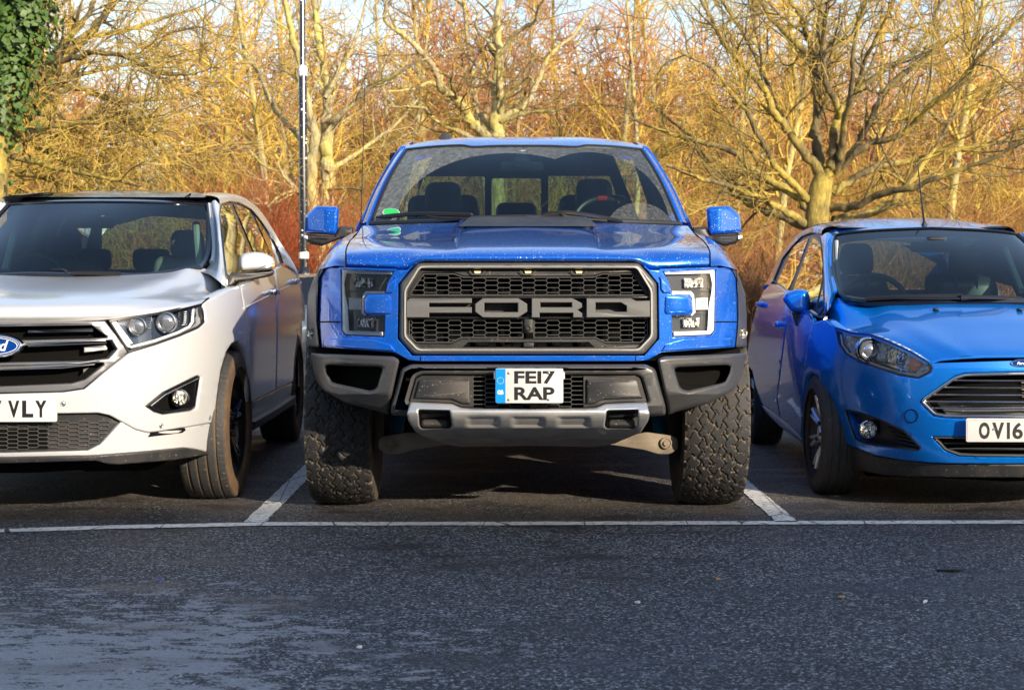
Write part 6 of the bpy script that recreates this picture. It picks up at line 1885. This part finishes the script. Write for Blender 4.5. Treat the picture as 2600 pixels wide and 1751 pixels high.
    for r in (R0, R1, R2, R3, R4, R5): r[0].x = 0
    mb = MB(); mb.surf([R0, R1, R2, R3, R4, R5], 4, 4); mb.mirror(); mb.build('roof', pt, root, 60)
    mb = MB(); plate(mb, lambda u, v, off: L(u, v, 9.10 + (600 - v) * .014 + off - .012), [(2117, 600), (2110, 600), (2105, 584), (2095, 570.5), (2101, 570), (2112, 583)], (), .03, 2, .006, 8); mb.pair('roof_strip', M['black_plastic'], root)
    # pillar and side frame
    hg = spl([.9, 1.0, 1.15, 1.3, 1.42, 1.5], [.79, .75, .68, .61, .545, .50])
    Gs = Body((LX, LY), YW, -1, spl([0, 3], [-9, -9]), hg, .1, 3.0, 2.2)
    g = Gs.fn
    inn = [(2117, 600, 9.06), (2109, 618, 8.95), (2109, 660, 8.75), (2113, 700, 8.55), (2121, 742, 8.30), (2112, 775, 8.24)]
    mid = [(2102, 590, 9.12), (2098, 616, 9.0), (2100, 660, 8.80), (2103, 705, 8.57), (2108, 745, 8.37), (2103, 785, 8.27)]
    oute = [(2084, 600, 9.28), (2088, 625, 9.06), (2091, 660, 8.88), (2092, 705, 8.64), (2093, 750, 8.44), (2093, 808, 8.29)]
    mb = MB(); og = [g()(c[0], c[1], 0) for c in oute]
    mb.surf([[L(*a), L(b[0], b[1], min(b[2], c.y + LY - .02)), c] for a, b, c in zip(inn, mid, og)], 4, 5)
    rt = [(2106, 575, 9.3), (2091, 569, 9.55), (2075, 573, 9.7), (2062, 578, 9.8), (2035, 592, 10.1), (2012, 615, 10.35), (1997, 636, 10.5), (1972, 672, 10.7), (1953, 708, 10.8), (1938, 735, 10.85)]
    wt = [(2084, 600), (2075, 592), (2068, 590), (2060, 589.5), (2035, 599), (2009, 626), (1986, 655), (1972, 690), (1963, 711), (1954, 722)]
    G2 = Body((LX, LY), YW, -1, spl([0, 3], [-9, -9]), lambda z: hg(z) - .04, .1, 3.0, 2.2)
    a_ = [L(*p) for p in rt[:3]] + [G2.ray(x, y) for x, y, _ in rt[3:]]; c_ = [L(2084, 600, 9.28), L(2075, 592, 9.42)] + [g()(x, y, 0) for x, y in wt[2:]]
    b_ = [(p + q_) / 2 + Vector((.014, 0, .010)) for p, q_ in zip(a_, c_)]
    inr = [p + Vector((-.08, .03, .002)) for p in a_]
    mb.surf([inr, a_, b_, c_], 4, 3); mb.tube(crline([L(*p) for p in inn], 3)[:13], .010, 6)
    mb.pair('roof_pillar', pt, root, 60)
    dlo = [(2093, 779), (2091, 693), (2087, 636), (2081, 606), (2070, 592), (2060, 590.5), (2035, 600), (2009, 627), (1986, 656), (1972, 690), (1963, 712), (1993, 738), (2020, 763), (2050, 795), (2078, 800)]
    mb = MB(); plate(mb, g(.012), dlo, (), .02, 0, 0, 8, cut=12); wa, wb = mb.pair('window_frame', M['frame_grey'], root)
    for q in ([(2060, 602), (2071, 608), (2081, 626), (2085, 674), (2083, 716), (2068, 780), (2012, 733)], [(2050, 604), (2012, 625), (1971, 716), (1993, 737), (2003, 727), (2030, 660)], [(2085, 735), (2089, 775), (2072, 782)]):
        mb = MB(); plate(mb, g(.006), q, (), .004, 0, 0, 8, cut=12); mb.build('side_window', M['side_glass'], wa, 60); mb.flipped().build('side_window', M['side_glass'], wb, 60)
    mb = MB(); wire(mb, g(.004), dlo, .006, 6, 8, True); mb.build('window_trim', M['black_plastic'], wa); mb.flipped().build('window_trim', M['black_plastic'], wb)
    # tail
    mb = MB()
    zs = ((.32, 2.95, .70), (.70, 3.02, .73), (.95, 2.98, .68), (1.02, 2.94, .64))
    mb.surf([[Vector((x * h, y, z)) for x in (0, .5, .85, 1.0)] for z, y, h in zs], 3, 3)
    mb.grid([[Vector((h, y, z)), Vector((h * 1.07, 2.6, z)), Vector((h * 1.10, 2.4, z))] for z, y, h in zs])
    mb.grid([[Vector((x, 2.96, 1.02)) for x in (.52, .58, .63)], [Vector((x, 2.75, 1.2)) for x in (.47, .50, .54)], [Vector((x, 2.6, 1.32)) for x in (.2, .36, .44)]])
    mb.mirror(); mb.build('tailgate', pt, root, 50)
    mb = MB(); mb.grid([[Vector((x, 2.94, 1.03)) for x in (-.6, .6)], [Vector((x, 2.66, 1.36)) for x in (-.5, .5)]]); mb.build('rear_window', M['pane'], root)
    # inside
    mb = MB()
    mb.box((0, 1.55, .5), (1.5, 2.6, .5)); mb.box((0, .15, .55), (1.15, 1.0, .3)); mb.box((0, 0, .42), (1.1, .6, .25))
    dash = [[Vector((0, .12, .93)), Vector((.4, .15, .93)), Vector((.66, .28, .92))], [Vector((0, .52, .965)), Vector((.4, .52, .97)), Vector((.68, .6, .945))], [Vector((0, .8, .86)), Vector((.4, .8, .86)), Vector((.70, .82, .86))]]
    mb.surf(dash, 4, 4); mb.mirror(); mb.rbox((-.36, .70, .97), (.40, .2, .1), .04)
    mb.grid([[Vector((x, y, z)) for x in (-.48, 0, .48)] for y, z in ((1.1, 1.385), (1.7, 1.43), (2.5, 1.37))])
    mb.rbox((0, 2.1, .86), (1.1, .16, .32), .06)
    mb.build('cabin', M['interior'], root)
    for y0, z1, w in ((1.45, 1.38, .045), (2.15, 1.30, .05)):
        mb = MB(); mb.tube([Vector((hg(z) - .065, y0 + (z - .95) * .15, z)) for z in (.95, 1.15, z1)], w, 8)
        mb.pair('door_pillar', M['interior'], root)
    for (x0, x1, y0, y1, d) in ((2136, 2213, 600, 697, 9.0), (2412, 2495, 610, 700, 9.0)):
        c = T((x0 + x1) / 2, (y0 + y1) / 2, d); w = (x1 - x0) * d / F; h = (y1 - y0) * d / F * .82; c.z -= .02
        mb = MB(); mb.rbox((c.x, c.y + .05, .86), (.46, .15, .50), .07, taper=(.8, .8)); se = mb.build('seat', M['leather'], root)
        mb = MB(); mb.rbox(c, (w * 1.12, .12, h), .045, taper=(.92, .85)); hd = mb.build('headrest', M['leather'], se)
        mb = MB(); [mb.tube([c + Vector((s * .06, -.02, -.05)), c + Vector((s * .06, 0, -h / 2 - .12))], .007, 8) for s in (1, -1)]; mb.build('post', M['chrome'], hd)
    for x in (-.34, .34):
        mb = MB(); mb.rbox((x, 2.05, 1.06), (.22, .09, .13), .04); mb.build('headrest', M['interior'], root)
    c = T(2222, 776, 8.55); rx = Matrix.Rotation(math.radians(-25), 3, 'X')
    mb = MB(); rp = [c + rx @ Vector((.18 * math.cos(a), 0, .18 * math.sin(a))) for a in np.linspace(0, 2 * math.pi, 37)]
    mb.tube(rp, .016, 8, cap=False); mb.rbox(c, (.15, .05, .12), .03); mb.tube([rp[0], rp[18]], .015, 6); mb.build('steering_wheel', M['leather'], root)
    c = T(2365, 627, 8.85); mb = MB(); mb.rbox(c, (.235, .035, .058), .015); mb.rbox(c + Vector((.01, -.04, .015)), (.11, .08, .09), .03); mb.build('rear_view_mirror', M['interior'], root)
    mb = MB(); mb.tube([T(2124, 614, 8.98), T(2127, 690, 8.62), T(2134, 738, 8.38)], .012, 8); mb.tube([T(2548, 622, 8.98), T(2594, 738, 8.42)], .018, 8); mb.build('pillar_trim', bpy.data.materials['trim_pale'], root)
    for q in ([(2195, 764, 8.12), (2300, 758, 8.06), (2430, 756, 8.05), (2436, 758, 8.05)], [(2436, 759, 8.03), (2520, 760, 8.05), (2590, 763, 8.10)]):
        mb = MB(); mb.tube(crline([T(*p) + Vector((0, -.02, .010)) for p in q], 4), .011, 6); mb.build('wiper', M['black_plastic'], root)
    mb = MB(); c = L(2355, 575, 9.12); c.x = 0; mb.lathe([(-.02, .025), (.0, .022), (.03, .008)], c, 'z', 14)
    tip = T(2330, 415, 9.5); mb.tube([c + Vector((0, 0, .02)), c.lerp(tip, .35), tip], [.007, .005, .003], 8); mb.build('aerial', M['black_plastic'], root)
    # door mirrors
    def mf(d0): return lambda u, v, off: L(u, v, d0 + off + .0010 * max(0, 2040 - u))
    mb = MB(); plate(mb, mf(8.30), fillet([(1985, 758), (1997, 741), (2024, 733), (2049, 736), (2058, 755), (2057, 786), (2034, 795), (2009, 792)], 7), (), .16, 14, .06, 6, cut=7, seg=5)
    ma, mc = mb.pair('wing_mirror', pt, root, 60)
    mb = MB(); plate(mb, mf(8.33), [(2010, 793), (2040, 795), (2044, 800), (2062, 812), (2060, 830), (2036, 842), (2020, 826)], (), .12, 4, .02, 8); both(mb, 'mirror_base', M['black_plastic'], (ma, mc))
    wheel(root, [(.712, 0, True), (-.712, 0, True), (.72, 2.49, False), (-.72, 2.49, False)], .312, .20, .222, 'multi', 'road', M['rubber'], [M['dark_plastic'], M['spoke']], steer=math.radians(2))
def bright_lamp():
    m = NT('lamp_bright'); v = m.n('ShaderNodeTexVoronoi'); v.inputs['Scale'].default_value = 38; m.l(m.co(), v.inputs['Vector'])
    m.set(Base_Color=(.90, .93, .96), Metallic=.15, Roughness=.25); m.bump(v.outputs['Distance'], 1.0, .03)
    return m.mat
M['lamp_bright'] = bright_lamp()
M['frame_grey'] = simple('frame_grey', (.10, .095, .10), .35)
hatchback()

# ------------------------------------------------------------ far things seen through the gaps
def far_car():
    d = 22.0
    c = W(778, 715, d); root = empty('parked_car', (c.x + .35, d, 0)); root.scale = (1, 1, .80)
    tag(root, 'pale blue car half hidden between the white SUV and the pickup', 'car')
    o = Vector((root.location.x, d, 0))
    p = paint('pale_blue_paint', (.30, .40, .50), .4, .35)
    tan = paint('sunlit_roof_tan', (.40, .30, .20), .4, .35)  # tan puts the sunlight on this roof into its colour
    prof = [(-1.6, .35), (-1.7, .62), (-1.2, .82), (-.3, .92)]
    mb = MB()
    mb.surf([[Vector((-.80, y + .12, z)), Vector((-.55, y + .02, z + .02)), Vector((0, y, z + .03)), Vector((.55, y + .02, z + .02)), Vector((.80, y + .12, z))] for y, z in prof], 4, 4)
    for s in (1, -1): mb.grid([[Vector((s * .80, y, .3)), Vector((s * .84, y, .6)), Vector((s * .80, y, .86))] for y in (-1.5, -.6, .6, 1.6, 2.4)])
    mb.grid([[Vector((x, 2.4, z)) for x in (-.8, 0, .8)] for z in (.3, .6, .88)]); mb.grid([[Vector((x, y, .88)) for x in (-.8, .8)] for y in (1.6, 2.4)])
    mb.build('body', p, root)
    mb = MB(); mb.surf([[Vector((x, y, z - .05 * abs(x))) for x in (-.58, 0, .58)] for y, z in ((.35, 1.44), (.6, 1.50), (1.2, 1.50), (1.6, 1.40))], 4, 4); mb.build('roof', tan, root)
    mb = MB(); mb.surf([[Vector((x * (1 - .25 * t), -.3 + .65 * t, .92 + .50 * t)) for x in (-.78, 0, .78)] for t in (0, .5, 1)], 4, 4)
    for s in (1, -1): mb.grid([[Vector((s * .80, -.3, .90)), Vector((s * .60, .35, 1.40))], [Vector((s * .80, 2.2, .90)), Vector((s * .60, 1.6, 1.36))]])
    mb.grid([[Vector((-.8, 2.2, .9)), Vector((.8, 2.2, .9))], [Vector((-.6, 1.6, 1.38)), Vector((.6, 1.6, 1.38))]])
    mb.build('window', M['black_gloss'], root)
    mb = MB()
    wheel(root, [(.72, -.95, True), (-.72, -.95, True), (.72, 1.55, False), (-.72, 1.55, False)], .31, .19, .2, 'five', 'road', M['rubber'], [M['dark_plastic'], M['satin_chrome']])
far_car()
def far_shop():
    d = 48.0
    c = W(1915, 690, d); root = empty('shop', (c.x, d, 0))
    tag(root, 'distant low white shop front behind the wood right of the pickup', 'shop')
    mb = MB(); mb.box((0, 1.5, 1.25), (4.6, 3, 2.5)); mb.build('wall', simple('shop_wall', (.62, .63, .68), .6), root, smooth=False)
    mb = MB(); mb.box((0, 1.45, 2.56), (4.8, 3.3, .12)); mb.build('roof', simple('shop_roof', (.25, .25, .28), .6), root, smooth=False)
    mb = MB(); mb.box((.25, -.06, 1.3), (.7, .08, 1.6)); mb.build('door', simple('shop_door_blue', (.12, .30, .42), .5), root, smooth=False)
    mb = MB(); mb.box((.2, -.07, 2.25), (.6, .08, .35)); mb.build('sign', simple('shop_sign_red', (.55, .06, .05), .5), root, smooth=False)
    mb = MB(); mb.box((-1.2, -.04, 1.4), (1.3, .06, 1.1)); mb.build('window', M['black_gloss'], root, smooth=False)
far_shop()
# fallen scraps on the tarmac
def scrap(px, py, w, h, rz, mat, label, nm):
    dd = gd(py); p = W(px, py, dd)
    rnd = random.Random(px); n = 9
    mb = MB(); up, lo = [], []
    for k in range(n):
        a = 2 * math.pi * k / n; r = rnd.uniform(.75, 1.1)
        up.append(Vector((math.cos(a) * w * r, math.sin(a) * h * r, .006 + rnd.uniform(0, .004)))); lo.append(Vector((math.cos(a) * w * r, math.sin(a) * h * r, .003)))
    mb.add(up, [tuple(range(n))]); mb.grid([up, lo], close_v=True)
    o = mb.build(nm, mat, smooth=False, weld=0); o.location = (p.x, dd, 0); o.rotation_euler = (0, 0, rz)
    tag(o, label, nm.split('_')[-1])
pm, lm, dm = simple('paper', (.75, .72, .68), .7), simple('leaf_tan', (.42, .26, .12), .7), simple('dark_scrap', (.015, .015, .017), .5)
scrap(2349, 1530, .005, .030, -.5, pm, 'white sliver of paper on the tarmac below the blue hatchback', 'paper_scrap')
scrap(2413, 1449, .055, .018, .05, dm, 'flat black scrap lying on the tarmac at the right', 'rubber_scrap')
scrap(1823, 1472, .011, .006, .3, lm, 'small tan dead leaf on the tarmac ahead of the pickup', 'dead_leaf')
scrap(1619, 1532, .012, .006, .0, pm, 'small white scrap on the tarmac near the middle', 'paper_scrap')
scrap(2137, 1518, .013, .005, .2, lm, 'brown dead leaf on the tarmac below the right bay line', 'dead_leaf')
scrap(913, 1646, .010, .006, .4, pm, 'pale scrap on the tarmac left of the middle near the front', 'paper_scrap')
scrap(405, 1475, .008, .005, .1, simple('blue_scrap', (.02, .12, .6), .5), 'tiny blue scrap on the tarmac below the white SUV', 'plastic_scrap')
